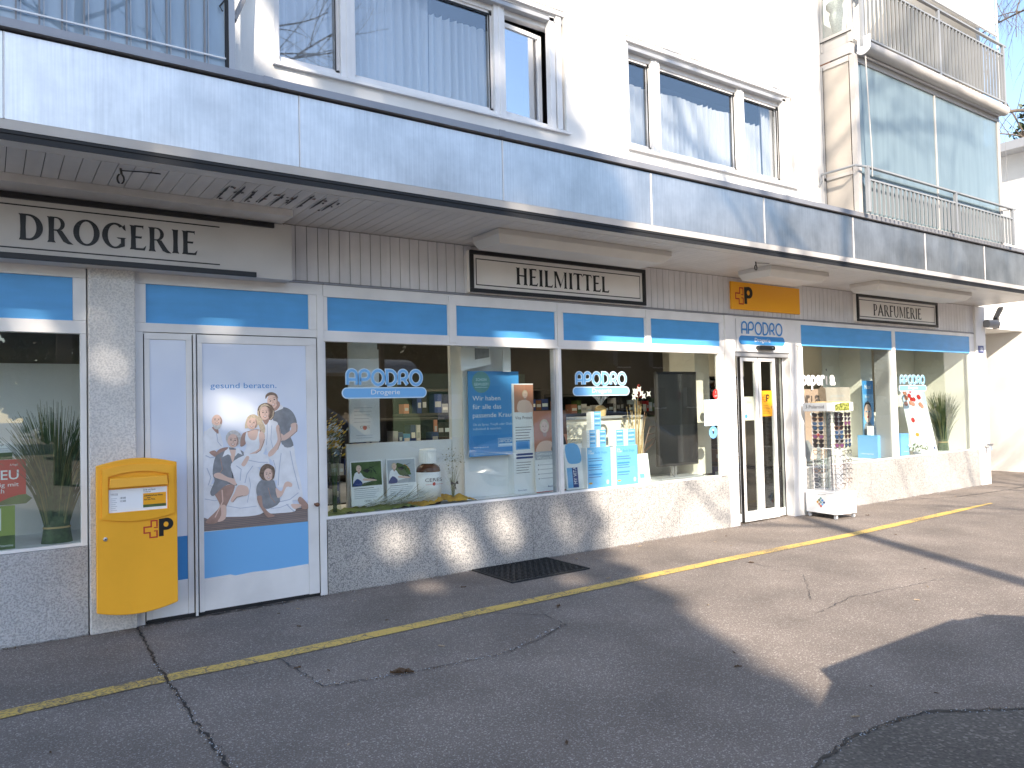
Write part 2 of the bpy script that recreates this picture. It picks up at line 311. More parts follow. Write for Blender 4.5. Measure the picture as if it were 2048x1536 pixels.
    def build(s, name, parent=None, bev=0, sm=False, label=None):
        o0 = Vector(ORG.get(parent.name, (0, 0, 0))) if parent else Vector((0, 0, 0))
        me = bpy.data.meshes.new(name); me.from_pydata([tuple(Vector(v)-o0) for v in s.v], [], s.f)
        for k in s.mats: me.materials.append(M[k])
        me.polygons.foreach_set('material_index', s.m)
        if sm: me.polygons.foreach_set('use_smooth', [True]*len(me.polygons))
        me.update(); o = bpy.data.objects.new(name, me); COL.objects.link(o)
        if parent: o.parent = parent
        ORG[o.name] = tuple(o0)
        if bev: b = o.modifiers.new('bevel', 'BEVEL'); b.width = bev; b.segments = 2; b.limit_method = 'ANGLE'
        if label: o['label'] = label
        return o
def thing(name, label, cat, loc=(0, 0, 0), group=None):
    o = bpy.data.objects.new(name, None); COL.objects.link(o); o.location = loc; ORG[o.name] = tuple(loc); o.empty_display_size = .1
    o['label'] = label; o['category'] = cat
    if group: o['group'] = group
    return o
def tag(o, label, cat, group=None):
    o['label'] = label; o['category'] = cat
    if group: o['group'] = group
    return o
def struct(o): o['kind'] = 'structure'; return o
KIDS = {}
def copy_tree(o, parent=None):
    c = o.copy(); COL.objects.link(c); c.parent = parent
    for ch in list(o.children): copy_tree(ch, c)
    return c
rnd = random.Random(7)
X0 = -3.2
# ================================================================ ground
g = MB(); n = 14
g.box(-300, 300, -300, 300, -.5, 0, 'asphalt'); struct(g.build('ground'))
g = MB(); F0 = Fr((0, 0, .004), (1, 0, 0), (0, 1, 0))
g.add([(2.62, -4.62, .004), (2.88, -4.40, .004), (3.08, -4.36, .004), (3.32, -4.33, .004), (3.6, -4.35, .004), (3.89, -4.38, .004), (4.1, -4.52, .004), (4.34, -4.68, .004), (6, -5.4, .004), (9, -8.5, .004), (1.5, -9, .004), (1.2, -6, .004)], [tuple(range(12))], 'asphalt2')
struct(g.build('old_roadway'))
# yellow line: one sheet, slightly wavering
g = MB(); xs = [-3+i*.25 for i in range(63)]
def yc(x):
    k = [(-3, -1.46), (.05, -1.42), (.9, -1.375), (1.6, -1.385), (3.4, -1.335), (5.1, -1.31), (6.5, -1.29), (8.3, -1.31), (10, -1.25), (12.5, -1.17)]
    for (a, b), (c, d) in zip(k, k[1:]):
        if x <= c: return b+(d-b)*(x-a)/(c-a)
    return k[-1][1]
up_, lo_ = [], []
for x in xs:
    if x > 12.4: break
    w = .066 if x < 11 else .05*(12.6-x)/1.6+.01
    up_.append((x, yc(x)+w+rnd.uniform(-.004, .004), .005)); lo_.append((x, yc(x)-w+rnd.uniform(-.004, .004), .005))
nn = len(up_); g.add(up_+lo_, [(i, nn+i, nn+i+1, i+1) for i in range(nn-1)], 'yline')
o = g.build('road_marking'); struct(o)
# cracks and joints in the asphalt: jagged dark ribbons
def jag(pts, w, seed, step=.04, amp=.012):
    r = random.Random(seed); out = []
    for (a, b), (c, d) in zip(pts, pts[1:]):
        L = math.hypot(c-a, d-b); k = max(1, int(L/step))
        for i in range(k): out.append((a+(c-a)*i/k+r.uniform(-amp, amp), b+(d-b)*i/k+r.uniform(-amp, amp)))
    out.append(pts[-1]); return out, [w*r.uniform(.2, 1.35) for _ in out]
g = MB(); FG = Fr((0, 0, .007), (1, 0, 0), (0, 1, 0))
for i, (P, w, k) in enumerate([([(.92, -.05), (.885, -1.23), (.88, -2.06), (.9, -2.9), (.95, -3.6)], .016, 'rubber'),
        ([(1.55, -1.46), (1.58, -1.85), (1.60, -2.11), (2.04, -2.22), (2.71, -2.29), (3.1, -2.2), (3.46, -2.03), (3.5, -1.73), (3.2, -1.42)], .008, 'ink'),
        ([(2.62, -4.62), (2.88, -4.40), (3.32, -4.33), (3.6, -4.35), (3.89, -4.38), (4.34, -4.68)], .022, 'rubber'),
        ([(5.1, -3.0), (5.7, -2.9), (6.4, -3.0), (6.9, -3.05)], .006, 'ink'), ([(6.2, -1.45), (6.1, -2.2), (5.4, -2.75)], .005, 'ink'),
        ([(14.5, -.05), (14.6, -.6), (15.5, -.9)], .03, 'ink'), ([(11.5, -.02), (12.6, -.5), (14, -.62), (17, -.7)], .02, 'ink'),
        ([(-3, -.03), (.6, -.02)], .02, 'ink'), ([(2.45, -.02), (7.75, -.02)], .012, 'ink'), ([(9.45, -.02), (14.5, -.02)], .012, 'ink'), ([(.95, -.04), (2.4, -.05)], .03, 'rubber')]):
    q, ww = jag(P, w, i, amp=.013 if i not in (7, 8, 9) else .004); g.stroke(FG, q, ww, 0, k)
struct(g.build('pavement_crack'))
g = MB(); r = random.Random(88)     # loose grit and crumbs along the cracks and the foot of the wall
def crumb(x, y, s):
    z = .004+s*.4; k = r.choice(['dryl', 'ink', 'lgrey', 'dry', 'lgrey']); a = r.uniform(0, 3); c, d = math.cos(a)*s, math.sin(a)*s
    g.add([(x+c, y+d, z), (x-d, y+c, z), (x-c, y-d, z), (x+d, y-c, z), (x, y, z+s*.9)], [(0, 1, 4), (1, 2, 4), (2, 3, 4), (3, 0, 4)], k)
for _ in range(750): crumb(r.uniform(0, 14.5), -.03-abs(r.gauss(0, .05)), r.uniform(.002, .006))
for P in ([(.885, -1.0), (.88, -2.06), (.9, -2.9)], [(2.62, -4.62), (2.88, -4.40), (3.32, -4.33), (3.6, -4.35), (3.89, -4.38), (4.34, -4.68)], [(1.58, -1.85), (1.60, -2.11), (2.04, -2.22), (2.71, -2.29), (3.46, -2.03)]):
    for (a, b), (c, d) in zip(P, P[1:]):
        for _ in range(int(130*math.hypot(c-a, d-b))): q = r.random(); crumb(a+(c-a)*q+r.gauss(0, .014), b+(d-b)*q+r.gauss(0, .014), r.uniform(.002, .0055))
for _ in range(1300): crumb(r.uniform(-.5, 11), r.uniform(-5.6, -.1), r.uniform(.0012, .0032))
o = g.build('grit'); o['kind'] = 'stuff'

# ================================================================ apartment building (all fixed parts)
B = thing('apartment_building', 'white rendered apartment block with a row of shop windows under its metal canopy', 'building', (6, 0, 0))
# plinth slabs
g = MB(); xs_ = [2.44, 3.52, 4.66, 5.71, 6.85, 7.775]
for a, b in zip(xs_, xs_[1:]): g.box(a+.002, b-.002, -.015, .25, .0, .648, 'plinth'); g.box(a+.002, b-.002, -.021, -.016, 0, .085, 'plinth')
g.build('plinth', B); g = MB(); xs_ = [9.42, 11.05, 12.35, 13.5, 14.575]
for a, b in zip(xs_, xs_[1:]): g.box(a+.002, b-.002, -.015, .25, .0, .64, 'plinth'); g.box(a+.002, b-.002, -.021, -.016, 0, .085, 'plinth')
g.box(2.45, 14.5, .02, .24, .01, .55, 'ink') if False else None
g.build('plinth', B)
g = MB(); g.box(X0, .605, -.02, .25, 0, .648, 'plinthL'); g.build('plinth', B, label='rough grey plinth left of the letterbox')
g = MB(); g.box(.615, .93, -.05, .4, 0, 2.712, 'stucco'); g.build('column', B, bev=.008, label='pitted white stucco column behind the yellow letterbox')
g = MB(); g.box(14.58, 14.95, -.04, .5, 0, 3.215, 'colpaint'); g.build('column', B, bev=.006, label='smooth white corner column')
# board cladding
g = MB(); g.box(X0, 14.58, .012, .3, 2.735, 3.22, 'rubber')
x = X0
while x < 14.56:
    g.box(x, min(x+.094, 14.58), 0, .012, 2.74, 3.215, 'board'); x += .1
g.build('board_cladding', B)
# soffit
g = MB(); g.box(X0, 14.75, -1.03, .3, 3.232, 3.3, 'rubber'); x = X0
while x < 14.74:
    g.box(x, min(x+.0955, 14.75), -1.03, .3, 3.22, 3.232, 'soffit'); x += .1
g.box(X0, 14.75, -1.155, -1.031, 3.222, 3.26, 'lamp'); g.box(X0, 14.75, -1.162, -1.156, 3.223, 3.262, 'rubber')
g.box(X0, 14.75, -1.149, -.9, 3.263, 3.33, 'rubber'); g.box(X0, 14.75, -1.168, -1.15, 3.263, 3.284, 'rubber')
g.build('soffit', B)
g = MB(); g.box(X0, 2.02, -.47, -.0005, 3.165, 3.2195, 'soffit'); g.build('soffit_step', B)
FS = Fr((0, 0, 3.217), (1, 0, 0), (0, -1, 0)); FS.n = Vector((0, 0, -1))
g = MB(); r = random.Random(3)
for i in range(9):
    xx = 1.42+i*.1; y0 = r.uniform(.50, .60); L = r.uniform(.28, .46)
    P = [(xx+r.uniform(-.0015, .0015), y0+L*j/8) for j in range(9)]
    g.stroke(FS, P, [r.uniform(.010, .026)*math.sin(math.pi*(j+.6)/9.2) for j in range(9)], 1, 'ink')
    for _ in range(3):
        cx, cy = xx+r.uniform(-.03, .05), y0+r.uniform(0, L); g.p2(FS, [(cx+r.uniform(.004, .02)*math.cos(a), cy+r.uniform(.006, .04)*math.sin(a)) for a in (0, 1.2, 2.3, 3.4, 4.6, 5.5)], 2, 'ink' if r.random() < .7 else 'woodr')
g.build('peeling_paint', B, label='dark peeling patch on the soffit boards')
# fascia and coping
g = MB(); x = .08-1.745*2
g.box(X0, 14.75, -1.19, -1.0, 3.34, 3.84, 'grey')
while x < 14.75:
    a, b = max(x, X0), min(x+1.745, 14.75); g.box(a+.004, b-.004, -1.2, -1.189, 3.335, 3.845, 'zinc'); g.box(a-.002, a+.006, -1.206, -1.2, 3.335, 3.845, 'alu'); x += 1.745
g.box(14.75, 14.762, -1.2, .2, 3.335, 3.845, 'zinc')
g.build('fascia', B)
g = MB(); g.add([(X0, -1.2, 3.334), (14.76, -1.2, 3.334), (14.76, -1.17, 3.285), (X0, -1.17, 3.285), (X0, -1.15, 3.285), (14.76, -1.15, 3.285), (14.76, -1.15, 3.334), (X0, -1.15, 3.334)], [(0, 1, 2, 3), (3, 2, 5, 4), (4, 5, 6, 7), (0, 7, 6, 1)], 'alu'); g.build('drip_edge', B)
g = MB(); x = 1.6-1.95*3
g.box(X0, 14.75, -1.18, -.5, 3.845, 3.861, 'rubber')
while x < 14.78:
    g.box(max(x, X0), min(x+1.95, 14.80), -1.238, -.5, 3.862, 3.915, 'coping'); g.box(x-.03, x+.03, -1.241, -.51, 3.865, 3.918, 'coping') if x > X0 and x < 14.7 else None; x += 1.95
g.box(X0, 14.75, -.5, 6.5, 3.32, 3.90, 'coping')
g.build('coping', B)
# upper wall with window openings
def holed(g, x0, x1, z0, z1, y, th, holes, k):
    X = sorted({x0, x1, *[h[0] for h in holes], *[h[1] for h in holes]}); Z = sorted({z0, z1, *[h[2] for h in holes], *[h[3] for h in holes]})
    for a, b in zip(X, X[1:]):
        for c, d in zip(Z, Z[1:]):
            if not any(h[0] <= a and b <= h[1] and h[2] <= c and d <= h[3] for h in holes): g.quad((a, y, c), (b, y, c), (b, y, d), (a, y, d), k)
    for a, b, c, d in holes:
        g.quad((a, y, c), (a, y, d), (a, y+th, d), (a, y+th, c), k); g.quad((b, y, c), (b, y+th, c), (b, y+th, d), (b, y, d), k)
        g.quad((a, y, c), (a, y+th, c), (b, y+th, c), (b, y, c), k); g.quad((a, y, d), (b, y, d), (b, y+th, d), (a, y+th, d), k)
g = MB(); holed(g, 1.42, 8.95, 3.9, 11, -.76, .22, [(1.80, 4.64, 4.27, 5.45), (5.46, 8.32, 4.27, 5.44)], 'wall')
g.quad((1.42, -.76, 3.9), (1.42, .9, 3.9), (1.42, .9, 11), (1.42, -.76, 11), 'wall'); g.quad((8.95, -.76, 3.9), (8.95, .9, 3.9), (8.95, .9, 11), (8.95, -.76, 11), 'wall')
g.box(X0, 1.42, .9, 1.1, 3.9, 11, 'wall'); g.box(8.95, 12.8, .9, 1.1, 3.9, 11, 'wall'); g.box(12.8, 12.93, -1.0, 8, 3.9, 11, 'wall'); g.box(X0, 12.93, -.76, 8, 11, 11.3, 'roof')
g.box(X0, 12.93, 7.8, 8, 3.9, 11, 'wall'); g.box(X0, X0+.1, -.76, 7.8, 3.9, 11, 'wall')
g.build('wall', B)
g = MB()
for a, b in ((1.70, 4.74), (5.36, 8.42)):
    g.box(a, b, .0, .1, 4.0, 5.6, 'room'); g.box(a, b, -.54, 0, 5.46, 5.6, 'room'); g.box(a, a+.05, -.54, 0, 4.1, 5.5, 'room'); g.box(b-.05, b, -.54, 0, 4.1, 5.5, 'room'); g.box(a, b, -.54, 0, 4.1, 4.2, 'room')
g.build('upper_room', B)
def upper_window(a, b, z0, z1, mull, openpane=None, cur=()):
    y = -.76
    g = MB(); g.box(a, b, y+.1, y+.17, z0+.0, z0+.06, 'alu'); g.box(a, b, y+.1, y+.17, z1-.16, z1-.09, 'alu')
    g.box(a, a+.05, y+.1, y+.17, z0, z1, 'alu'); g.box(b-.05, b, y+.1, y+.17, z0, z1, 'alu')
    for m0, m1 in mull: g.box(m0, m1, y+.07, y+.17, z0+.02, z1-.08, 'alu'); g.box((m0+m1)/2-.014, (m0+m1)/2+.014, y+.062, y+.07, z0+.02, z1-.1, 'alu')
    # guide rails of the outside blind, box above
    g.box(b-.16, b-.10, y+.03, y+.1, z0, z1-.06, 'alu'); g.box(b-.09, b-.03, y+.015, y+.09, z0, z1-.03, 'alu'); g.box(a, a+.04, y+.02, y+.1, z0, z1, 'alu')
    g.box(a, b, y+.03, y+.1, z1-.11, z1-.07, 'alug'); g.box(a, b, y-.0, y+.03, z1-.045, z1-.0, 'alu'); g.box(a, b, y+.03, y+.1, z1-.065, z1-.01, 'alu')
    w = g.build('window', B, bev=.003)
    g = MB(); g.add([(a-.02, y-.035, z0-.028), (b+.03, y-.035, z0-.028), (b+.03, y+.1, z0), (a-.02, y+.1, z0), (a-.02, y-.035, z0-.05), (b+.03, y-.035, z0-.05), (b+.03, y+.1, z0-.04), (a-.02, y+.1, z0-.04)], [(0, 1, 2, 3), (4, 7, 6, 5), (0, 4, 5, 1), (1, 5, 6, 2), (0, 3, 7, 4)], 'alu'); g.build('sill', w)
    ed = [a+.05]+[q for m in mull for q in m]+[b-.16]
    for i in range(0, len(ed), 2):
        p, q = ed[i], ed[i+1]
        if openpane == i//2: continue
        g = MB(); 
        for (u0, u1, v0, v1) in ((p, q, z0+.06, z0+.085), (p, q, z1-.185, z1-.16), (p, p+.025, z0+.06, z1-.16), (q-.03, q, z0+.06, z1-.16)): g.box(u0, u1, y+.115, y+.14, v0, v1, 'alu')
        g.box(p, q, y+.110, y+.114, z1-.2, z1-.185, 'rubber'); g.box(q-.036, q-.03, y+.1, y+.114, z0+.08, z1-.19, 'rubber'); g.box(p, q, y+.128, y+.134, z0+.07, z1-.17, 'wglass'); g.build('pane', w)
    for (p, q, zt, amp, col) in cur:
        g = MB(); n = int((q-p)/.012); rr = random.Random(int(p*100)); ph = rr.uniform(0, 6)
        T = []; Bq = []
        for i in range(n+1):
            xx = p+(q-p)*i/n; yy = y+.22+amp*math.sin(xx*78+ph+1.3*math.sin(xx*7))*(1+.4*math.sin(xx*13)); T.append((xx, yy, zt+.012*math.sin(xx*78+ph))); Bq.append((xx+.01*math.sin(xx*9), yy*1.0, z0+.04))
        g.add(T+Bq, [(i, n+1+i, n+2+i, i+1) for i in range(n)], 'curtain'); g.build('curtain', w, sm=True)
    return w
w1 = upper_window(1.80, 4.64, 4.28, 5.44, [(2.36, 2.48), (3.86, 3.98)], 2, [(1.82, 2.36, 5.4, .03, 0), (2.48, 3.25, 5.4, .03, 0), (3.26, 3.98, 5.14, .03, 0)])
# opened casement, hinged at the mullion and swung inwards
g = MB(); cf = Fr((3.985, -.625, 4.345), (.54, .045, 0))
for (u0, u1, v0, v1) in ((0, .50, 0, .04), (0, .50, .85, .89), (0, .04, .041, .849), (.46, .50, .041, .849)): g.fbox(cf, u0, u1, v0, v1, .04, 'alu')
g.fbox(cf, .03, .48, .03, .87, .006, 'rglass', front=-.015); g.build('casement', w1)
w2 = upper_window(5.47, 8.30, 4.28, 5.43, [(5.90, 6.02), (7.32, 7.44)], None, [(5.45, 6.02, 5.05, .03, 0), (6.04, 7.42, 5.06, .03, 0), (7.50, 7.90, 5.02, .03, 0), (7.91, 8.25, 5.35, .03, 0)])

# ---------------- ground floor framing
def bars(name, L, k='alu', bev=.0025, parent=B, label=None):
    g = MB()
    for b in L: g.box(*b[:6], b[6] if len(b) > 6 else k)
    return g.build(name, parent, bev=bev, label=label)
ysf, ysb = -.002, .07
fL = bars('window_frame', [(X0, .605, ysf, ysb, 2.63, 2.715), (X0, .605, ysf, ysb, 2.215, 2.31), (.52, .605, ysf, ysb, 2.311, 2.629), (.565, .605, ysf, ysb, .65, 2.214), (X0, .564, ysf+.01, ysb, .65, .672), (X0, .6, -.01, .09, 2.716, 2.735, 'coping')])
fD = bars('door_frame', [(.932, 2.435, ysf, ysb, 2.62, 2.715), (.932, 2.375, ysf, ysb, 2.245, 2.315), (.932, .988, ysf, ysb, .0, 2.244), (.932, 1.01, ysf, ysb, 2.316, 2.619), (2.305, 2.374, ysf, ysb, 2.316, 2.619), (2.375, 2.435, -.012, ysb, .0, 2.619), (1.352, 1.372, -.006, ysb, .0, 2.24), (.932, 2.435, -.01, .09, 2.716, 2.735, 'coping'), (1.0, 2.37, .0, .06, .0, .03, 'rubber')])
f1 = bars('window_frame', [(2.438, 7.78, ysf, ysb, 2.61, 2.715), (2.438, 7.78, ysf, ysb, 2.215, 2.31), (2.438, 2.475, ysf, ysb, 2.311, 2.609), (3.70, 3.80, ysf, ysb, 2.311, 2.609), (3.712, 3.788, -.014, -.003, 2.24, 2.70), (5.03, 5.145, ysf, ysb, 2.311, 2.609), (5.055, 5.12, -.014, -.003, 2.24, 2.70), (6.37, 6.475, ysf, ysb, 2.311, 2.609), (6.385, 6.46, -.014, -.003, 2.24, 2.70), (7.70, 7.78, ysf, ysb, 2.311, 2.609),
    (5.045, 5.09, -.02, .06, .65, 2.214), (5.018, 5.044, .02, .09, .65, 2.214, 'alug'), (7.665, 7.70, .01, .06, .66, 2.214), (7.70, 7.775, -.0, .06, .66, 2.214), (2.438, 7.66, .0, .06, .648, .668), (2.438, 7.78, -.01, .09, 2.716, 2.735, 'coping'), (2.436, 2.452, .0, .06, .669, 2.21)])
f2 = bars('entrance_frame', [(7.782, 7.965, -.02, .12, 0, 2.715), (9.12, 9.30, -.02, .12, 0, 2.30), (9.302, 9.40, -.035, .12, 0, 2.35), (7.966, 9.30, -.012, .1, 2.25, 2.715), (7.966, 9.12, -.022, -.013, 2.25, 2.29), (7.782, 9.40, -.03, .09, 2.716, 2.735, 'coping'), (7.966, 9.119, .0, .09, 2.19, 2.248, 'alug'), (9.302, 9.40, -.01, .12, 2.36, 2.715), (7.99, 7.998, -.024, -.021, .05, 2.68, 'alug')])
f3 = bars('window_frame', [(9.402, 14.578, ysf, ysb, 2.66, 2.715), (9.402, 9.425, ysf, ysb, .65, 2.659), (11.815, 11.90, -.012, .06, .64, 2.659), (11.80, 11.814, .05, .3, .64, 2.659, 'alug'), (14.41, 14.578, -.0, .06, .64, 2.659), (9.426, 11.814, .0, .06, .64, .658), (11.901, 14.409, .0, .06, .64, .658), (9.402, 14.58, -.01, .09, 2.716, 2.735, 'coping')])
def sub(name, parent, fn, sm=False, label=None):
    g = MB(); fn(g); return g.build(name, parent, sm=sm, label=label)
for par, a, b, c, d in ((fL, X0, .519, 2.311, 2.629), (fD, 1.011, 2.304, 2.316, 2.619), (f1, 2.476, 3.699, 2.311, 2.609), (f1, 3.801, 5.029, 2.311, 2.609), (f1, 5.146, 6.369, 2.311, 2.609), (f1, 6.476, 7.699, 2.311, 2.609), (f3, 9.426, 11.814, 2.365, 2.659), (f3, 11.901, 14.409, 2.365, 2.659)):
    sub('blue_panel', par, lambda g: g.box(a, b, .012 if par is not f3 else .004, .03, c, d, 'blue'))
for par, a, b, c, d, y in ((fL, X0, .564, .67, 2.216, .03), (f1, 2.453, 5.017, .667, 2.216, .035), (f1, 5.091, 7.664, .667, 2.216, .035), (f3, 9.426, 11.799, .659, 2.364, .03), (f3, 11.901, 14.409, .659, 2.364, .03)):
    sub('pane', par, lambda g: g.box(a, b, y, y+.008, c, d, 'glass'))
# ---------------- logo lettering (stroked geometric capitals)
def U(L):
    # unit letters, cap height 1; list of (points, closed)
    arc = lambda cx, cy, rx, ry, a0, a1, n=14: ell(cx, cy, rx, ry, n, a0, a1)
    return {'A': [([(0, 0), (0, .68)]+arc(.28, .68, .28, .32, 180, 0)+[(.56, 0)], 0), ([(0, .36), (.56, .36)], 0)],
            'P': [([(0, 0), (0, 1-.3)]+arc(.29, .70, .29, .30, 180, 0)+arc(.29, .66, .29, .30, 0, -90)+[(.0, .36)], 0)],
            'O': [(arc(.37, .5, .37, .5, 0, 360, 28), 1)],
            'D': [([(0, 0), (0, 1), (.2, 1)]+arc(.2, .5, .4, .5, 90, -90)+[(0, 0)], 0)],
            'R': [([(0, 0), (0, .7)]+arc(.26, .70, .26, .30, 180, 0)+arc(.26, .68, .26, .30, 0, -90)+[(.12, .38)], 0), ([(.3, .38), (.54, 0)], 0)]}[L]
ADV = {'A': .56, 'P': .58, 'O': .74, 'D': .60, 'R': .55}
def apodro(g, fr, x, y, w, h, sw, l, kin, kout=None, ow=.5):
    tot = sum(ADV[c] for c in 'APODRO')+.2*5; sx = (w-sw)/tot; sy = h-sw
    for ly, ww, k in ([(l, sw*(1+ow), kout)] if kout else [])+[(l+6, sw*(1-(.12 if kout else 0)), kin)]:
        cx = x+sw/2
        for ci, c in enumerate('APODRO'):
            for si, (P, cl) in enumerate(U(c)): g.stroke(fr, [(cx+px*sx, y+sw/2+py*sy) for px, py in P], ww, ly+si*1.5, k, bool(cl))
            cx += (ADV[c]+.2)*sx
def pill(x0, x1, y0, y1):
    r = (y1-y0)/2; return ell(x1-r, y0+r, r, r, 10, -90, 90)+ell(x0+r, y0+r, r, r, 10, 90, 270)
def logo(par, x0, x1, z0, z1, y, out=True):
    g = MB(); fr = Fr((0, y, 0)); h = z1-z0; hb = h*.38
    g.prism(fr, pill(x0, x1, z0, z0+hb), .001, 'pale' if out else 'pblue'); 
    if out: g.p2(fr, pill(x0+.01, x1-.01, z0+.01, z0+hb-.01), 2, 'lblue')
    g.text(fr, 'Drogerie', (x0+x1)/2, z0+hb*.36, hb*.46, 4, 'white', w=(x1-x0)*.34, al='c')
    apodro(g, fr, x0+(x1-x0)*.05, z0+hb+h*.04, (x1-x0)*.90, h*.58, .026 if out else .024, 0, 'lblue' if out else 'pblue', 'pale' if out else None)
    return g.build('logo', par)
logo(f1, 2.61, 3.47, 1.705, 1.975, .033); logo(f1, 5.28, 6.13, 1.70, 1.97, .033); logo(f3, 12.03, 12.90, 1.70, 1.965, .028)
logo(f2, 8.06, 9.03, 2.345, 2.655, -.014, out=False)
g = MB(); fr = Fr((0, .028, 0)); g.text(fr, 'paper', 9.45, 1.815, .205, 0, 'white', w=.56, bold=.035); g.text(fr, '\u0131', 10.035, 1.815, .205, 0, 'grey', w=.03); g.p2(fr, ell(10.05, 2.03, .016, .02, 12), 0, 'ink'); g.text(fr, 'a', 10.13, 1.815, .205, 0, 'white', w=.14, bold=.035); g.build('lettering', f3)
g = MB(); fr = Fr((0, .033, 0)); g.rect(fr, 7.40, 7.662, 1.30, 1.63, 0, 'pale'); g.rect(fr, 7.41, 7.655, 1.31, 1.62, 1, 'white'); g.text(fr, 'APODRO', 7.42, 1.58, .025, 2, 'pblue', w=.1); g.rect(fr, 7.42, 7.53, 1.555, 1.57, 2, 'lblue')
for i in range(5): g.text(fr, ['Öffnungszeiten', 'Mo - Fr   08.00 - 18.30', 'Sa   08.00 - 16.00', 'Sonntag', 'geschlossen'][i], 7.43, 1.525-.028*i, .013, 2, 'ink', w=.17 if i < 3 else .08)
g.p2(fr, ell(7.62, 1.46, .018, .018, 6), 2, 'lgrey'); g.rect(fr, 7.43, 7.48, 1.32, 1.37, 2, 'lgrey'); g.rect(fr, 7.5, 7.64, 1.32, 1.39, 2, 'pale'); g.build('notice', f1, label='opening hours notice stuck on the glass')
g = MB(); g.p2(fr, ell(7.628, 1.70, .055, .062, 24), 0, 'red'); g.text(fr, '1', 7.628, 1.71, .03, 1, 'white', al='c'); g.text(fr, 'gratis', 7.628, 1.672, .016, 1, 'white', al='c'); g.build('sticker', f1, label='round red sticker')
g = MB(); g.p2(fr, ell(7.56, 1.215, .078, .078, 28), 0, 'lblue'); g.p2(fr, ell(7.56, 1.222, .018, .03, 12), 1, 'ink'); g.p2(fr, ell(7.56, 1.245, .014, .014, 12), 2, 'skin'); g.build('sticker', f1, label='round light blue sticker')
# ---------------- narrow side leaf and poster door
g = MB()
for b in ((.99, 1.35, .004, .05, 2.19, 2.24), (.99, 1.035, .004, .05, .02, 2.189), (1.30, 1.35, .004, .05, .02, 2.189), (1.036, 1.299, .01, .05, .02, .30), (.99, .996, -.0, .004, .02, 2.23, 'rubber'), (1.343, 1.349, -.0, .004, .02, 2.23, 'rubber')): g.box(*b[:6], b[6] if len(b) > 6 else 'alu')
sd = g.build('side_leaf', B, bev=.002)
g = MB(); g.box(1.036, 1.299, .012, .03, .301, .64, 'pblue'); g.box(1.036, 1.299, .012, .03, .641, 2.188, 'psky'); g.build('poster', sd)
g = MB(); dx0, dx1 = 1.376, 2.372
for b in ((dx0, dx1, -.002, .05, 2.17, 2.238), (dx0, 1.42, -.002, .05, .025, 2.169), (2.275, dx1, -.002, .05, .025, 2.169), (1.421, 2.274, .002, .05, .025, .272), (dx0, dx0+.006, -.004, -.002, .02, 2.236, 'rubber'), (dx1-.005, dx1, -.004, -.002, .02, 2.236, 'rubber'), (dx0, dx1, -.004, -.002, 2.238, 2.244, 'rubber')): g.box(*b[:6], b[6] if len(b) > 6 else 'alu')
dd = g.build('door', B, bev=.0015)
g = MB(); g.lathe((2.335, -.06, .795), [(0, -.02), (.018, -.012), (.022, 0), (.018, .012), (0, .02)], 12, 'woodr'); g.box(2.327, 2.343, -.05, 0, .787, .803, 'woodr'); g.build('handle', dd)
# ---------------- the family picture on the door
PF = Fr((0, .006, 0), e=.00006)
def pm(p):
    X, Y = p; a = 1.4215+(X-62)/(955-62)*.851; t = (X-62)/893.; yb = 1408-107*t; yt = -239+43*t
    return (a, .655+(yb-Y)/(yb-yt)*1.505)
g = MB(); g.rect(PF, 1.421, 2.274, .655, 2.168, 0, 'psky'); 
g.p2(PF, [(1.421, .285), (1.62, .29), (1.66, .276), (1.80, .285), (1.98, .279), (2.12, .283), (2.274, .287), (2.274, .654), (1.421, .654)], 0, 'lblue'); g.box(1.421, 2.274, .007, .03, .273, 2.169, 'alu')
LY = [1]
def P_(pts, k, sm=True, q=3):
    g.p2(PF, [pm(p) for p in (smooth(pts, q) if sm else pts)], LY[0], k); LY[0] += 1
def PE(cx, cy, rx, ry, k, a0=0, a1=360, n=18): P_(ell(cx, cy, rx, ry, n, a0, a1), k, False)
def PS(pts, w, k): g.stroke(PF, [pm(p) for p in pts], w*.00095, LY[0], k); LY[0] += 1
def face(cx, cy, rx, ry, tilt=0, sh='skind'):
    PE(cx, cy, rx, ry, 'skin'); c = math.cos(R(tilt)); s = math.sin(R(tilt))
    T = lambda x, y: (cx+(x*c-y*s)*rx, cy+(x*s+y*c)*ry)
    P_([T(.55, -.7), T(.9, -.4), T(1, .1), T(.75, .7), T(.62, .5), T(.78, 0)], sh)
    for e in (-.38, .38): g.p2(PF, [pm(T(e+dx, -.12+dy)) for dx, dy in ((-.2, .03), (0, -.07), (.2, .03), (0, .1))], LY[0], 'ink'); PS([T(e-.24, -.3), T(e, -.38), T(e+.24, -.3)], rx*.09, 'skind')
    PS([T(.02, -.1), T(.1, .18), T(-.08, .22)], rx*.08, 'skind')
    P_([T(-.38, .38), T(0, .46), T(.4, .36), T(.22, .62), T(0, .7), T(-.2, .62)], 'orange'); P_([T(-.28, .42), T(0, .5), T(.3, .41), T(.1, .58), T(-.1, .58)], 'white')
P_([(62, 1285), (240, 1272), (520, 1240), (800, 1205), (955, 1180), (955, 1306), (62, 1404)], 'deck', False)
for i in range(7): PS([(62, 1300+i*15), (500, 1262+i*15), (955, 1195+i*16)], 2.2, 'skind')
P_([(62, 1000), (110, 995), (200, 960), (330, 860), (430, 840), (520, 850), (535, 960), (500, 1060), (520, 1180), (552, 1238), (440, 1268), (240, 1276), (62, 1282)], 'pwhite')
for P in ([(70, 1120), (150, 1135), (240, 1110)], [(250, 1180), (360, 1200), (500, 1180)], [(430, 900), (450, 1000), (420, 1150)], [(62, 1008), (120, 1005), (150, 1020)]): PS(P, 5, 'pshade')
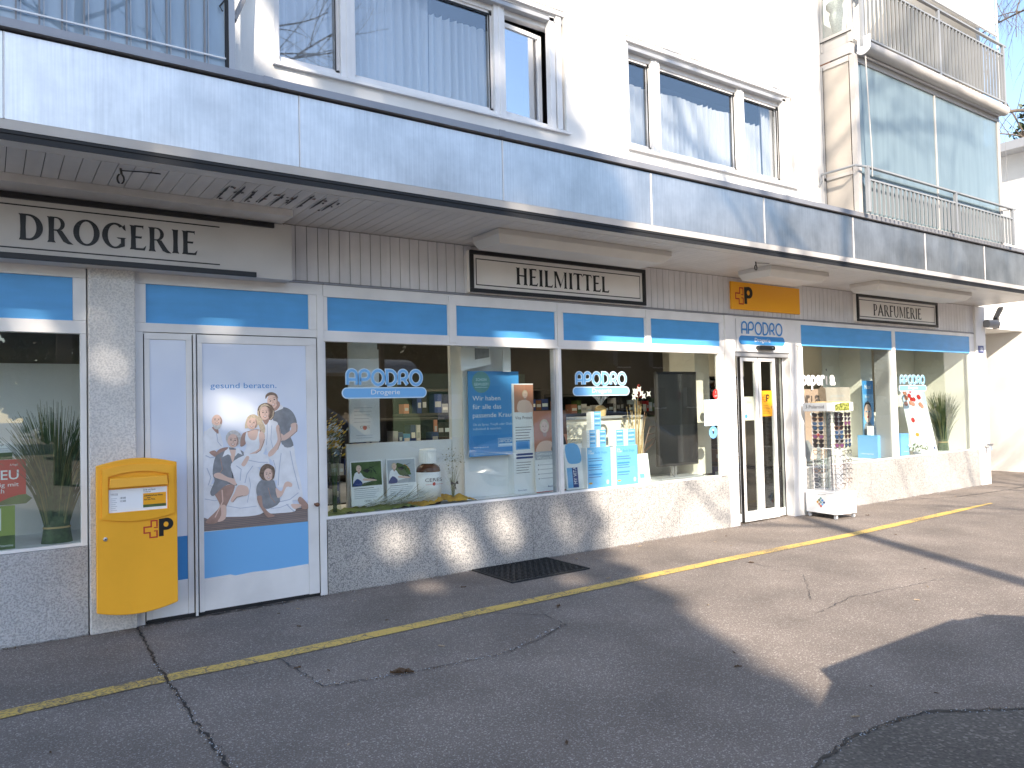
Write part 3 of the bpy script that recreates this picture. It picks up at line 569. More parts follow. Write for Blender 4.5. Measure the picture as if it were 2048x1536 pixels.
# man at the back
P_([(720, 650), (828, 650), (850, 780), (900, 1000), (908, 1110), (860, 1080), (800, 980), (740, 900), (735, 760)], 'pwhite'); PS([(800, 700), (830, 850), (880, 1040)], 7, 'pshade')
P_([(650, 400), (690, 345), (740, 322), (800, 340), (845, 390), (866, 470), (812, 490), (800, 560), (832, 655), (745, 665), (700, 560), (665, 480)], 'pgrey')
P_([(812, 470), (866, 462), (866, 530), (790, 590), (740, 612), (735, 575), (810, 520)], 'skin'); P_([(740, 560), (745, 605), (700, 615), (680, 590), (695, 550)], 'skin'); PS([(866, 470), (866, 530), (790, 592)], 7, 'skind')
P_([(668, 360), (700, 330), (722, 300), (745, 330), (700, 350)], 'pwhite'); P_([(640, 300), (700, 270), (715, 310), (670, 355)], 'skind')
face(650, 268, 47, 66, -14); P_([(590, 250), (588, 222), (612, 197), (650, 192), (688, 212), (700, 250), (680, 225), (640, 215), (605, 228)], 'hairb')
# woman
P_([(590, 740), (740, 650), (765, 800), (772, 960), (740, 1015), (680, 1010), (682, 955), (640, 950), (650, 800)], 'pwhite'); PS([(720, 720), (700, 860), (690, 1000)], 7, 'pshade'); PS([(650, 780), (670, 860), (650, 940)], 5, 'pshade')
P_([(555, 470), (610, 428), (660, 440), (695, 462), (690, 540), (722, 640), (700, 700), (610, 720), (575, 620)], 'pwhite'); PS([(640, 480), (630, 600), (650, 690)], 5, 'pshade'); PS([(600, 460), (600, 560), (590, 650)], 5, 'pshade')
P_([(676, 500), (705, 480), (722, 600), (700, 670), (650, 735), (610, 750), (608, 715), (660, 660), (690, 600)], 'skin'); PS([(705, 500), (722, 600), (690, 690)], 6, 'skind')
P_([(515, 370), (530, 310), (590, 283), (645, 310), (668, 370), (640, 432), (600, 425), (560, 440), (530, 410)], 'hairb'); P_([(555, 410), (610, 400), (615, 440), (585, 475)], 'skind'); face(580, 372, 43, 60, -5); P_([(530, 360), (540, 316), (585, 290), (640, 326), (612, 312), (565, 312)], 'blond'); PS([(520, 350), (528, 400), (560, 435)], 9, 'blond'); PS([(655, 350), (652, 400), (625, 430)], 9, 'blond')
# grandfather
P_([(62, 580), (90, 520), (130, 495), (180, 510), (208, 570), (222, 670), (165, 690), (180, 760), (150, 900), (110, 1005), (62, 1010)], 'pwhite'); PS([(170, 540), (180, 620), (210, 660)], 6, 'pshade'); PS([(80, 740), (120, 760), (160, 750)], 8, 'pshade'); PS([(90, 850), (120, 930), (100, 1000)], 7, 'pshade')
P_([(110, 715), (150, 695), (175, 720), (165, 755)], 'skind'); P_([(135, 490), (180, 500), (185, 550), (150, 520)], 'skind'); face(175, 440, 43, 58, 0); P_([(140, 470), (150, 500), (175, 512), (200, 498), (208, 470), (190, 482), (160, 482)], 'hairw'); P_([(138, 455), (140, 480), (170, 508), (205, 490), (210, 462), (196, 470), (156, 472)], 'hairw')
face(174, 432, 40, 46, 0)
# grandmother
P_([(145, 1050), (300, 985), (305, 1050), (245, 1180), (215, 1285), (150, 1332), (78, 1330), (92, 1295), (165, 1220), (190, 1170), (160, 1100)], 'skind'); P_([(200, 1180), (240, 1180), (235, 1290), (170, 1318), (200, 1260)], 'skin'); PS([(210, 1040), (215, 1140), (150, 1280)], 10, 'skin')
P_([(135, 900), (150, 780), (190, 700), (260, 668), (380, 700), (392, 745), (300, 800), (290, 830), (322, 900), (335, 1000), (270, 990), (215, 1020), (140, 1092), (114, 1060), (150, 960)], 'pgrey'); PS([(200, 760), (215, 860), (190, 900)], 6, 'skind'); PS([(290, 830), (300, 930), (270, 985)], 6, 'ink')
P_([(145, 905), (190, 890), (260, 930), (335, 950), (320, 1000), (250, 965), (160, 935)], 'skin'); P_([(265, 690), (335, 690), (300, 810)], 'skin', False)
P_([(215, 755), (240, 690), (268, 668), (290, 745), (262, 730)], 'pwhite', False); P_([(330, 672), (360, 680), (382, 735), (345, 720), (320, 750)], 'pwhite', False)
PE(311, 590, 66, 70, 'hairw'); face(305, 612, 46, 60, 4); P_([(255, 592), (262, 545), (310, 526), (362, 556), (356, 590), (330, 553), (285, 556)], 'hairw')
P_([(165, 740), (175, 700), (215, 675), (262, 668), (250, 690), (200, 715)], 'skind')
# girl on the armrest
P_([(365, 660), (380, 560), (430, 530), (512, 512), (565, 535), (576, 600), (540, 690), (430, 760), (398, 835), (366, 820), (380, 760), (520, 690), (530, 600), (430, 560), (410, 640)], 'skind')
P_([(395, 735), (420, 660), (405, 600), (420, 535), (440, 560), (460, 600), (500, 595), (526, 515), (540, 560), (582, 600), (580, 690), (530, 740)], 'pwhite'); P_([(430, 540), (450, 600), (500, 600), (515, 520)], 'skin')
P_([(524, 560), (560, 530), (576, 600), (540, 690), (435, 762), (398, 838), (368, 815), (420, 740), (525, 680)], 'skin'); PS([(574, 600), (538, 694), (436, 766)], 7, 'skind')
P_([(288, 812), (390, 742), (540, 722), (600, 755), (612, 815), (560, 842), (475, 850), (432, 935), (410, 1006), (340, 1000), (300, 900)], 'pwhite'); PS([(330, 830), (370, 860), (360, 960)], 7, 'pshade'); PS([(470, 830), (420, 900), (400, 980)], 7, 'pshade'); PS([(430, 780), (520, 800), (600, 800)], 6, 'pshade')
P_([(345, 1000), (420, 1012), (432, 1070), (400, 1092), (335, 1100), (300, 1146), (278, 1130), (310, 1070)], 'skin'); PS([(380, 1090), (330, 1104), (296, 1146)], 7, 'skind')
P_([(372, 820), (400, 770), (420, 745), (440, 760), (402, 832)], 'skin')
P_([(406, 500), (415, 440), (440, 395), (490, 383), (545, 425), (578, 490), (575, 545), (540, 520), (520, 470), (500, 500), (430, 500)], 'blond'); face(466, 458, 45, 56, 10); P_([(415, 450), (440, 398), (490, 386), (530, 420), (500, 415), (455, 415), (430, 440)], 'blond')
# boy on the floor
P_([(585, 1200), (700, 1140), (740, 1010), (800, 1002), (893, 1045), (872, 1120), (812, 1130), (842, 1215), (700, 1238), (600, 1240)], 'pwhite'); PS([(700, 1140), (790, 1120), (870, 1060)], 7, 'pshade'); PS([(760, 1160), (800, 1200), (830, 1222)], 8, 'pshade'); PS([(620, 1200), (700, 1190), (780, 1160)], 5, 'pshade')
P_([(862, 1120), (890, 1095), (955, 1158), (955, 1196), (905, 1200), (880, 1160)], 'skind'); P_([(800, 1160), (890, 1160), (880, 1185), (830, 1200)], 'skin')
P_([(505, 1085), (545, 1085), (562, 1180), (600, 1232), (655, 1262), (600, 1276), (568, 1250), (510, 1150)], 'skind')
P_([(500, 1010), (540, 955), (640, 950), (668, 1010), (702, 1140), (600, 1202), (552, 1180), (542, 1092), (503, 1088)], 'pgrey'); PS([(600, 1020), (620, 1100), (660, 1150)], 6, 'skind')
P_([(665, 1020), (715, 1050), (745, 980), (780, 965), (812, 985), (805, 1012), (762, 1012), (722, 1085), (680, 1105)], 'skin')
P_([(524, 905), (540, 845), (590, 812), (650, 840), (660, 890), (640, 950), (560, 955), (535, 930)], 'hairb'); face(603, 905, 40, 54, -6); P_([(548, 890), (560, 845), (600, 822), (655, 862), (650, 876), (605, 852), (572, 868), (558, 915)], 'hairb')
g.text(PF, 'gesund beraten.', *pm((125, 150)), .047, 3, 'pblue', w=.535)
g.build('poster', dd, label='family picture on the white poster door')

M['certp'] = mat('pale_green_paper', (.42, .45, .36), .7)
# ---------------- entrance sliding leaves
def leaf(x0, x1, nm='sliding_leaf'):
    g = MB(); y0, y1 = .03, .075
    for b in ((x0, x0+.052, .02, 2.185), (x1-.052, x1, .02, 2.185), (x0+.053, x1-.053, 2.13, 2.185), (x0+.053, x1-.053, .02, .15)): g.box(b[0], b[1], y0, y1, b[2], b[3], 'alu')
    g.box(x0-.006, x0-.001, y0, y1, .02, 2.185, 'rubber'); return g.build(nm, B, bev=.002)
l1 = leaf(8.125, 8.485); l2 = leaf(8.495, 8.86)
for l, a, b in ((l1, 8.178, 8.432), (l2, 8.548, 8.807)): sub('pane', l, lambda g: g.box(a, b, .048, .056, .151, 2.129, 'glass'))
g = MB(); g.box(7.966, 8.15, .08, .12, .02, .12, 'alu'); g.box(7.966, 8.02, .08, .12, .121, 2.185, 'alu'); g.box(8.87, 9.119, .08, .12, .02, .12, 'alu'); g.box(9.07, 9.119, .08, .12, .121, 2.185, 'alu'); g.box(9.058, 9.069, .07, .08, .02, 2.185, 'rubber'); g.box(8.022, 8.152, .095, .103, .121, 2.185, 'glass'); g.box(8.87, 9.068, .095, .103, .121, 2.185, 'glass'); g.build('side_leaf', B)
fr = Fr((0, .028, 0))
g = MB(); fr = Fr((0, .044, 0)); g.rect(fr, 8.185, 8.40, 1.345, 1.66, 0, 'certp'); g.text(fr, 'Wir sind', 8.295, 1.58, .016, 1, 'ink', al='c'); 
for i in range(8): g.rect(fr, 8.22+.01*(i % 3), 8.37-.012*(i % 2), 1.545-i*.018, 1.549-i*.018, 1, 'lgrey')
g.p2(fr, ell(8.23, 1.40, .026, .026, 16), 1, 'pblue'); g.build('notice', l1, label='pale certificate stuck inside the glass')
g = MB(); g.rect(fr, 8.56, 8.785, 1.39, 1.735, 0, 'yelsign')
def postlogo(g, fr, x, y, h, l=1, kr='red'):
    s = h/125.; T = lambda p: (x+(p[0]-815)*s, y+(567-p[1])*s)
    g.stroke(fr, [T(p) for p in ((900, 492), (900, 450), (864, 450), (864, 489), (820, 489), (820, 528), (856, 528), (856, 562), (900, 562), (900, 522))], 9*s, l, kr)
    g.stroke(fr, [T(p) for p in ((880, 497), (905, 497))], 7*s, l+1, kr); g.stroke(fr, [T(p) for p in ((880, 520), (905, 520))], 7*s, l+1, kr)
    g.rect(fr, *(T((912, 0))[0], T((942, 0))[0]), T((0, 560))[1], T((0, 441))[1], l, 'black')
    o = [(930, 441), (955, 438)]+ell(962, 479, 42, 41, 12, -90, 90)+[(930, 520)]
    g.p2(fr, [T(p) for p in o], l+1, 'black'); return T
postlogo(g, fr, 8.58, 1.585, .10)
T0 = Fr((0, .044, 0)); g.p2(fr, ell(8.695, 1.651, .014, .015, 10), 4, 'yelsign')
for i in range(6): g.rect(fr, 8.58, 8.70+.02*(i % 3), 1.53-i*.02, 1.534-i*.02, 1, 'ink')
g.rect(fr, 8.76, 8.775, 1.49, 1.53, 1, 'ink'); g.build('notice', l2, label='yellow post notice on the door glass')

# ================================================================ signs and fittings on the front
def signboard(name, label, x0, x1, z0, z1, y, txt, tx, tw, tz, th, fw_=.04, ends=(1, 1)):
    t = thing(name, label, 'sign', ((x0+x1)/2, y, z0)); g = MB()
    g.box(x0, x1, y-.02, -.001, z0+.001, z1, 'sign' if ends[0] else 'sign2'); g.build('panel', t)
    g = MB(); e = fw_
    g.box(x0-(0 if ends[0] else 0), x1 if ends[1] else 1.95, y-.045, y-.021, z1-e, z1, 'black'); g.box(x0, x1 if ends[1] else 1.80, y-.045, y-.021, z0, z0+e, 'black')
    if ends[0]: g.box(x0, x0+e, y-.045, y-.021, z0+e, z1-e, 'black')
    if ends[1]: g.box(x1-e, x1, y-.045, y-.021, z0+e, z1-e, 'black')
    g.build('frame', t, bev=.003)
    fr = Fr((0, y-.021, 0)); g = MB(); m = e+.035; w = .010; xe = x1-m if ends[1] else 1.52
    g.rect(fr, x0+m, xe, z1-m-w, z1-m, 0, 'black'); g.rect(fr, x0+m, xe, z0+m, z0+m+w, 0, 'black')
    if ends[0]: g.rect(fr, x0+m, x0+m+w, z0+m, z1-m, 1, 'black')
    if ends[1]: g.rect(fr, xe-w, xe, z0+m, z1-m, 1, 'black')
    g.build('border_line', t)
    g = MB(); serif(g, fr, txt, tx, tz, tw, th, 2, 'black'); g.build('lettering', t); return t
# flared calligraphic capitals: stems with spread ends, bowls with thick sides
def stem(x, w=.185, y0=0, y1=1, f=.055):
    return [(x-f, y1), (x+w*.5, y1-.012), (x+w+f*.35, y1+.0), (x+w+.004, y1-.10), (x+w-.008, (y0+y1)/2), (x+w+.004, y0+.10), (x+w+f, y0), (x+w*.5, y0+.015), (x-f*.7, y0), (x+.0, y0+.10), (x+.012, (y0+y1)/2), (x-.004, y1-.07)]
def arm(x0, x1, y, t=.075, up=1):
    return [(x0, y-t/2), (x1-.03, y-t/2), (x1, y-t/2-up*.09 if up > 0 else y-t/2+.0), (x1+.02, y+t/2+(.09 if up < 0 else .01)), (x1-.04, y+t/2), (x0, y+t/2)]
def ring(cx, cy, rx, ry, ix, iy, a0, a1, n=22, tilt=0):
    A = ell(cx, cy, rx, ry, n, a0, a1); Bb = ell(cx, cy, ix, iy, n, a0, a1)
    return [[A[i], A[i+1], Bb[i+1], Bb[i]] for i in range(min(len(A), len(Bb))-1)]+([[A[-1], A[0], Bb[0], Bb[-1]]] if abs(a1-a0) >= 360 else [])
def glyph(c):
    if c == 'I': return .30, [stem(.07)]
    if c == 'D': return .82, [stem(.07), [(.1, 1.0), (.36, 1.0), (.36, .93), (.1, .93)], [(.1, .0), (.36, .0), (.36, .075), (.1, .075)]]+ring(.34, .5, .46, .5, .25, .425, -90, 90)
    if c == 'O': return .90, ring(.45, .5, .45, .52, .25, .44, 0, 360, 30)
    if c == 'G': return .86, ring(.45, .5, .45, .52, .25, .44, 50, 318)+[[(.70, .86), (.80, .98), (.84, .72), (.77, .76)], [(.62, .02), (.80, .10), (.80, .40), (.86, .44), (.50, .44), (.56, .39), (.66, .38), (.66, .14)]]
    if c == 'R': return .80, [stem(.07), [(.12, 1), (.34, 1), (.34, .95), (.12, .95)], [(.2, .46), (.34, .46), (.34, .51), (.2, .51)]]+ring(.33, .73, .28, .27, .14, .215, -90, 90)+[[(.30, .52), (.52, .48), (.76, .10), (.90, -.02), (.72, -.02), (.56, .06)]]
    if c == 'P': return .66, [stem(.07), [(.12, 1), (.32, 1), (.32, .95), (.12, .95)], [(.2, .43), (.32, .43), (.32, .48), (.2, .48)]]+ring(.31, .715, .29, .285, .15, .23, -90, 90)
    if c == 'E': return .60, [stem(.07), arm(.2, .52, .97), arm(.2, .46, .52, .085, 0), [(.2, 0), (.58, 0), (.64, .22), (.52, .09), (.2, .08)]]
    if c == 'F': return .58, [stem(.07), arm(.2, .56, .97), arm(.2, .46, .50, .085, 0)]
    if c == 'L': return .56, [stem(.07), [(.2, 0), (.56, 0), (.62, .20), (.50, .09), (.2, .08)]]
    if c == 'H': return .78, [stem(.07), stem(.55), [(.2, .50), (.6, .49), (.6, .575), (.2, .575)]]
    if c == 'T': return .62, [stem(.23, y1=.97), [(.0, 1.02), (.62, 1.0), (.66, .80), (.56, .93), (.06, .94), (-.03, .84)]]
    if c == 'M': return 1.02, [stem(.09, .10), stem(.80, .15), [(.10, 1), (.26, 1), (.56, .22), (.49, .02)], [(.84, 1), (.80, .86), (.50, .02), (.52, .18)]]
    if c == 'A': return .80, [[(-.06, 0), (.13, .02), (.45, .98), (.36, 1.04)], [(.36, 1.04), (.46, 1.0), (.84, 0), (.62, .0), (.35, .88)], [(.17, .33), (.60, .31), (.58, .39), (.19, .39)]]
    if c == 'U': return .78, [[(.0, 1), (.22, 1), (.20, .34), (.06, .34)], [(.58, 1), (.78, 1), (.72, .92), (.72, .34), (.62, .34)]]+ring(.39, .35, .33, .37, .19, .29, 180, 360)
def serif(g, fr, s, x, y, w, h, l, k):
    G = [glyph(c) for c in s]; tot = sum(a for a, _ in G)+.085*(len(s)-1); sx = w/tot; cx = x
    for a, L in G:
        for i, q in enumerate(L): g.p2(fr, [(cx+px*sx, y+py*h) for px, py in q], l+(.5 if i < 4 else .0)+.45*(i % 4), k)
        cx += (a+.085)*sx
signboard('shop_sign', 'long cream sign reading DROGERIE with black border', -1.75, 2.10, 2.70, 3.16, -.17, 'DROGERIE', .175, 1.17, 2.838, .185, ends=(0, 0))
signboard('shop_sign', 'framed cream sign reading HEILMITTEL', 3.93, 6.34, 2.745, 3.165, -.03, 'HEILMITTEL', 4.49, 1.28, 2.86, .18)
signboard('shop_sign', 'framed cream sign reading PARFUMERIE', 10.76, 13.18, 2.765, 3.18, -.03, 'PARFUMERIE', 11.22, 1.44, 2.875, .18)
t = thing('post_sign', 'blank orange yellow sign with red cross and black P above the entrance', 'sign', (8.65, -.02, 2.81)); g = MB(); g.box(7.92, 9.38, -.03, -.001, 2.80, 3.16, 'yelsign'); g.build('panel', t, bev=.002)
g = MB(); T = postlogo(g, Fr((0, -.031, 0)), 7.99, 2.865, .235); g.p2(Fr((0, -.031, 0)), [T(p) for p in ell(956, 481, 16, 18, 12)], 4, 'yelsign'); g.build('emblem', t)
def lamp(x0, x1, y0, y1, lab):
    t = thing('canopy_light', lab, 'light', ((x0+x1)/2, (y0+y1)/2, 3.12), 'box lights under the canopy'); g = MB(); zt, zb = 3.2195, 3.10; s = .055
    g.add([(x0, y0, zt), (x1, y0, zt), (x1, y1, zt), (x0, y1, zt), (x0, y0, zt-.05), (x1, y0, zt-.05), (x1, y1, zt-.05), (x0, y1, zt-.05), (x0+s, y0+s*1.3, zb), (x1-s, y0+s*1.3, zb), (x1-s, y1-s*.4, zb), (x0+s, y1-s*.4, zb)],
          [(0, 1, 2, 3), (0, 4, 5, 1), (1, 5, 6, 2), (2, 6, 7, 3), (3, 7, 4, 0), (4, 8, 9, 5), (5, 9, 10, 6), (6, 10, 11, 7), (7, 11, 8, 4), (8, 11, 10, 9)], 'lamp'); g.build('housing', t, bev=.003)
    g = MB(); g.box(x1-.001, x1+.06, y0+.1, y0+.13, 3.18, 3.2, 'grey'); g.build('cable_clip', t); return t
lamp(3.80, 6.03, -.78, -.33, 'long box light above the HEILMITTEL sign'); lamp(7.68, 8.86, -.82, -.33, 'short box light above the yellow post sign'); lamp(10.05, 12.72, -.82, -.38, 'long box light above the PARFUMERIE sign')
for lab, x, y in (('black hook loop hanging from the soffit near the DROGERIE sign', .72, -.93), ('black hook loop hanging from the soffit near the post sign', 7.35, -.85)):
    t = thing('cable_hook', lab, 'hook', (x, y, 3.22)); g = MB()
    g.tube([(x-.02*math.cos(R(a))*1., y, 3.15+.032*math.sin(R(a))) for a in range(0, 361, 30)], .0065, 6, 'black', cap=False); g.build('loop', t, sm=True)
    g = MB(); g.tube([(x, y, 3.22), (x+.006, y, 3.182)], .008, 6, 'black'); g.tube([(x, y, 3.205), (x+.12, y-.02, 3.21), (x+.24, y-.01, 3.218)], .004, 5, 'black'); g.build('wire', t)
# motion sensor above the door
t = thing('motion_sensor', 'black motion sensor over the sliding door', 'sensor', (8.57, -.02, 2.26)); g = MB(); g.prism(Fr((0, -.014, 0)), pill(8.40, 8.74, 2.275, 2.335), .06, 'black', front=.06); g.build('housing', t, bev=.004); g = MB(); g.box(8.66, 8.70, -.077, -.075, 2.30, 2.318, 'steel'); g.build('lens', t)
t = thing('security_camera', 'grey round security camera housing with black bracket on the corner column', 'camera', (15.0, -.05, 2.9)); g = MB(); g.tube([(14.86, -.1, 2.90), (15.12, -.16, 2.90)], .075, 16, 'grey'); g.build('housing', t)
g = MB(); g.prism(Fr((15.1, -.17, 2.82)), [(0, 0), (.13, 0), (.11, .2), (.30, .36), (.31, .42), (.24, .40), (.03, .20)], .07, 'black'); g.build('bracket', t, bev=.004)
t = thing('house_number', 'small blue house number plate on the corner column', 'sign', (14.75, -.05, 2.37)); g = MB(); g.box(14.645, 14.835, -.05, -.0405, 2.375, 2.50, 'navy'); g.build('plate', t); g = MB(); g.text(Fr((0, -.0505, 0)), '18', 14.74, 2.40, .075, 1, 'white', al='c', w=.10); g.build('lettering', t)
t = thing('wall_tap', 'grey metal tap on the white corner column', 'tap', (14.78, -.05, .66)); g = MB(); g.tube([(14.76, -.04, .70), (14.76, -.12, .69), (14.76, -.14, .62)], .025, 8, 'steel'); g.build('spout', t); g = MB(); g.tube([(14.70, -.09, .73), (14.86, -.12, .72)], .018, 8, 'steel'); g.build('handle', t)

# ================================================================ yellow letterbox
t = thing('letterbox', 'yellow public letterbox mounted on the stucco column', 'letterbox', (.9, -.05, .2)); MBX = t
fr = Fr((0, -.29, 0))
def arcbox(x0, x1, z0, z1, st, sb, n=12):
    return [(x0+(x1-x0)*i/n, z0-sb*math.sin(math.pi*i/n)**.9) for i in range(n+1)]+[(x1-(x1-x0)*i/n, z1+st*math.sin(math.pi*i/n)) for i in range(n+1)]
g = MB(); g.box(.655, 1.135, -.262, -.051, .25, 1.20, 'yellow'); g.build('cabinet', t, bev=.01)
g = MB(); g.prism(fr, arcbox(.632, 1.168, .205, 1.245, .045, .045), .03, 'yellow'); g.build('door', t, bev=.006)
# raised surround: ring built between outer and inner outline
O = arcbox(.667, 1.145, .868, 1.222, .022, .034); I = arcbox(.705, 1.105, .905, 1.165, .030, .0)
g = MB(); V = [fr.o+fr.u*a+fr.v*b+fr.n*f for L, f in ((O, .0), (O, .014), (I, .018), (I, .0005)) for a, b in L]; n = len(O)
F_ = [(k*n+i, k*n+(i+1) % n, (k+1)*n+(i+1) % n, (k+1)*n+i) for k in range(3) for i in range(n)]; g.add(V, F_, 'yellow'); g.build('surround', t)
g = MB(); f2_ = Fr((0, -.292, 0)); g.prism(f2_, [(.715, 1.085), (1.095, 1.098), (1.095, 1.165), (.715, 1.155)][::1], .0, 'yellow', front=.018) if False else g.add([(.718, -.293, 1.160), (1.093, -.293, 1.160), (1.093, -.318, 1.150), (.718, -.318, 1.150), (.712, -.326, 1.085), (1.099, -.326, 1.085), (1.093, -.293, 1.088), (.718, -.293, 1.088)], [(0, 1, 2, 3), (3, 2, 5, 4), (4, 5, 6, 7), (0, 3, 4, 7), (1, 6, 5, 2)], 'yellow'); g.build('flap', t, bev=.002)
g = MB(); fe = Fr((0, -.324, 0), (1, 0, 0), (0, .09, 1)); g.stroke(fe, [(.885+.018*math.cos(R(a)), 1.105+.014*math.sin(R(a))) for a in range(0, 181, 30)], .004, 3, 'steel'); g.rect(fe, .875, .925, 1.098, 1.103, 3, 'steel'); g.build('emblem', t)
g = MB(); g.rect(fr, .712, 1.098, .905, 1.07, 1.5, 'white'); g.text(fr, 'Leerung', .725, 1.035, .010, 2.5, 'ink'); g.rect(fr, .725, .77, 1.027, 1.030, 2.5, 'lgrey')
g.text(fr, '18:00', .785, 1.0, .014, 2.5, 'ink', w=.036); g.text(fr, '12:00', .785, .978, .014, 2.5, 'ink', w=.036)
for i in range(7): g.rect(fr, .725, .765-.01*(i % 2), 1.004-i*.014, 1.007-i*.014, 2.5, 'lgrey')
g.rect(fr, .935, 1.09, .925, 1.028, 2.5, 'yelsign'); g.rect(fr, .935, 1.09, .925, .945, 3.5, 'green'); g.text(fr, 'Briefe und Pakete', .938, 1.048, .012, 2.5, 'ink', w=.08); g.text(fr, 'frankieren?', .938, 1.034, .010, 2.5, 'ink', w=.05)
g.text(fr, 'Liebesbrief ans Klima', .942, 1.005, .012, 4, 'ink', w=.125, bold=.02); g.text(fr, 'statt', .96, .991, .010, 4, 'ink', w=.025, bold=.02); g.text(fr, 'nur ans Tino.', .942, .977, .012, 4, 'ink', w=.075, bold=.02)
g.build('collection_notice', t)
g = MB(); T = postlogo(g, fr, .935, .695, .135, 1); g.p2(fr, [T(p) for p in ell(957, 481, 16, 18, 14)], 4, 'yellow'); g.build('emblem', t)
g = MB(); g.lathe((0, 0, 0), [(0, 0), (.014, .0), (.014, .004), (.008, .006), (0, .006)], 14, 'steel'); g.v = [(.688+x, -.291-z, .722+y) for x, y, z in g.v]; g.add([(.684, -.2982, .719), (.692, -.2982, .719), (.692, -.2982, .725), (.684, -.2982, .725)], [(0, 1, 2, 3)], 'ink'); g.build('lock', t)

# ================================================================ floor grate
t = thing('floor_grate', 'dark iron light-shaft grate in the pavement against the plinth', 'grate', (4.35, -.37, 0)); g = MB()
for b in ((3.90, 4.82, -.72, -.705), (3.90, 4.82, -.04, -.025), (3.90, 3.915, -.704, -.041), (4.805, 4.82, -.704, -.041)): g.box(*b, -.02, .014, 'iron')
g.build('frame', t); g = MB(); g.box(3.915, 4.805, -.704, -.041, .0045, .0055, 'black')
for i in range(26): x = 3.935+i*.034; g.box(x, x+.0045, -.703, -.042, .006, .013, 'iron')
for j in range(13): y = -.69+j*.05; g.box(3.917, 4.803, y, y+.005, .006, .012, 'iron')
for i in range(25):
    for j in range(12):
        if (i+j) % 2 == 0: x = 3.937+i*.034; y = -.685+j*.05; g.box(x+.006, x+.029, y+.004, y+.02, .006, .0115, 'iron')
g.build('bars', t)
# fallen leaves
protoL = []
for k in range(4):
    r = random.Random(k+40); g = MB(); nn = 9; mk = 'dry' if k < 3 else 'dryl'
    pts = [(.5*(math.sin(math.pi*i/(nn-1))**.7)*.5*(1 if True else 0), i/(nn-1)) for i in range(nn)]
    V = [(x*(1+.3*r.uniform(-1, 1)), z-.5, .10+.25*r.random()*math.sin(z*3)) for x, z in pts]+[(-x*(1+.3*r.uniform(-1, 1)), z-.5, .10+.3*r.random()) for x, z in pts]+[(0, z-.5, .0) for x, z in pts]
    g.add(V, [(i, i+1, 2*nn+i+1, 2*nn+i) for i in range(nn-1)]+[(nn+i, 2*nn+i, 2*nn+i+1, nn+i+1) for i in range(nn-1)], mk); protoL.append(g.build('fallen_leaf'))
spots = [(2.06, -2.2, .10, 0), (1.72, -1.88, .02, 1), (3.72, -1.62, .055, 1), (6.2, -1.55, .04, 0), (2.5, -1.9, .03, 3)]
r = random.Random(5)
while len(spots) < 46:
    x = r.uniform(.2, 13); y = -6.2+r.random()*6.0
    if y > -.06-.0*x and y < 0: continue
    d = math.hypot(x, y+6.4)
    if math.degrees(math.atan2(x, y+6.4)) > 66 or d < 2.4: continue
    spots.append((x, y, r.uniform(.014, .034), r.choice([0, 1, 2, 3, 3])))
for i, (x, y, s, k) in enumerate(spots):
    o = protoL[k] if protoL[k] is not None and 'label' not in protoL[k] else protoL[k].copy()
    if o.name not in COL.objects: COL.objects.link(o)
    o.location = (x, y, .004); o.scale = (s, s*1.5, s*.9); o.rotation_euler = (r.uniform(-.2, .2), r.uniform(-.2, .2), r.uniform(0, 6.28))
    lab = 'largest dark dry leaf, lying on the curved asphalt crack' if i == 0 else ('small pale dry leaf lying on the asphalt' if k == 3 else 'small dark brown dry leaf lying on the asphalt')
    tag(o, lab, 'leaf', None if i == 0 else ('pale dry leaves on the asphalt' if k == 3 else 'dark dry leaves on the asphalt'))
# ================================================================ balconies (parts of the building)
# right: glazed lower loggia
g = MB(); yb = -1.205
for b in ((8.93, 9.01, yb-.02, yb+.05, 3.915, 5.93), (10.935, 10.965, yb-.012, yb+.03, 3.915, 5.85), (12.87, 12.93, yb-.02, yb+.05, 3.915, 5.93), (9.01, 12.87, yb-.015, yb+.04, 5.84, 5.93), (8.92, 8.97, -1.15, -.76, 5.86, 5.93), (8.92, 8.97, -1.15, -.76, 4.42, 4.46), (8.92, 8.97, -.79, -.765, 3.915, 5.86), (8.915, 8.92, -.80, -.794, 3.92, 5.9, 'rubber'), (9.012, 9.02, yb, yb+.03, 3.915, 5.84, 'rubber'), (12.86, 12.868, yb, yb+.03, 3.915, 5.84, 'rubber'), (10.97, 10.978, yb-.005, yb+.03, 3.915, 5.84, 'rubber'), (9.02, 12.86, yb-.004, yb+.03, 3.915, 3.935)): g.box(*b[:6], b[6] if len(b) > 6 else 'anod')
bal = g.build('balcony', B, bev=.002, label='glazed lower balcony with grey railing')
g = MB(); g.box(9.02, 10.93, yb, yb+.01, 3.935, 5.84, 'bglass'); g.build('pane', bal)
g = MB(); g.box(10.98, 12.86, yb, yb+.01, 3.935, 5.84, 'bglass'); g.build('pane', bal)
g = MB(); g.box(8.935, 8.945, -1.14, -.79, 4.46, 5.86, 'cream'); g.box(8.935, 8.945, -1.14, -.79, 3.93, 4.42, 'cream'); g.build('side_panel', bal)
g = MB(); g.box(8.96, 12.9, -.30, .88, 3.905, 3.93, 'floor'); g.box(9.35, 10.9, -1.02, -.85, 3.93, 4.28, 'white'); 
for i in range(12): g.box(9.37+i*.13, 9.43+i*.13, -1.04, -1.02, 3.95, 4.26, 'alu')
g.build('planter_box', bal)
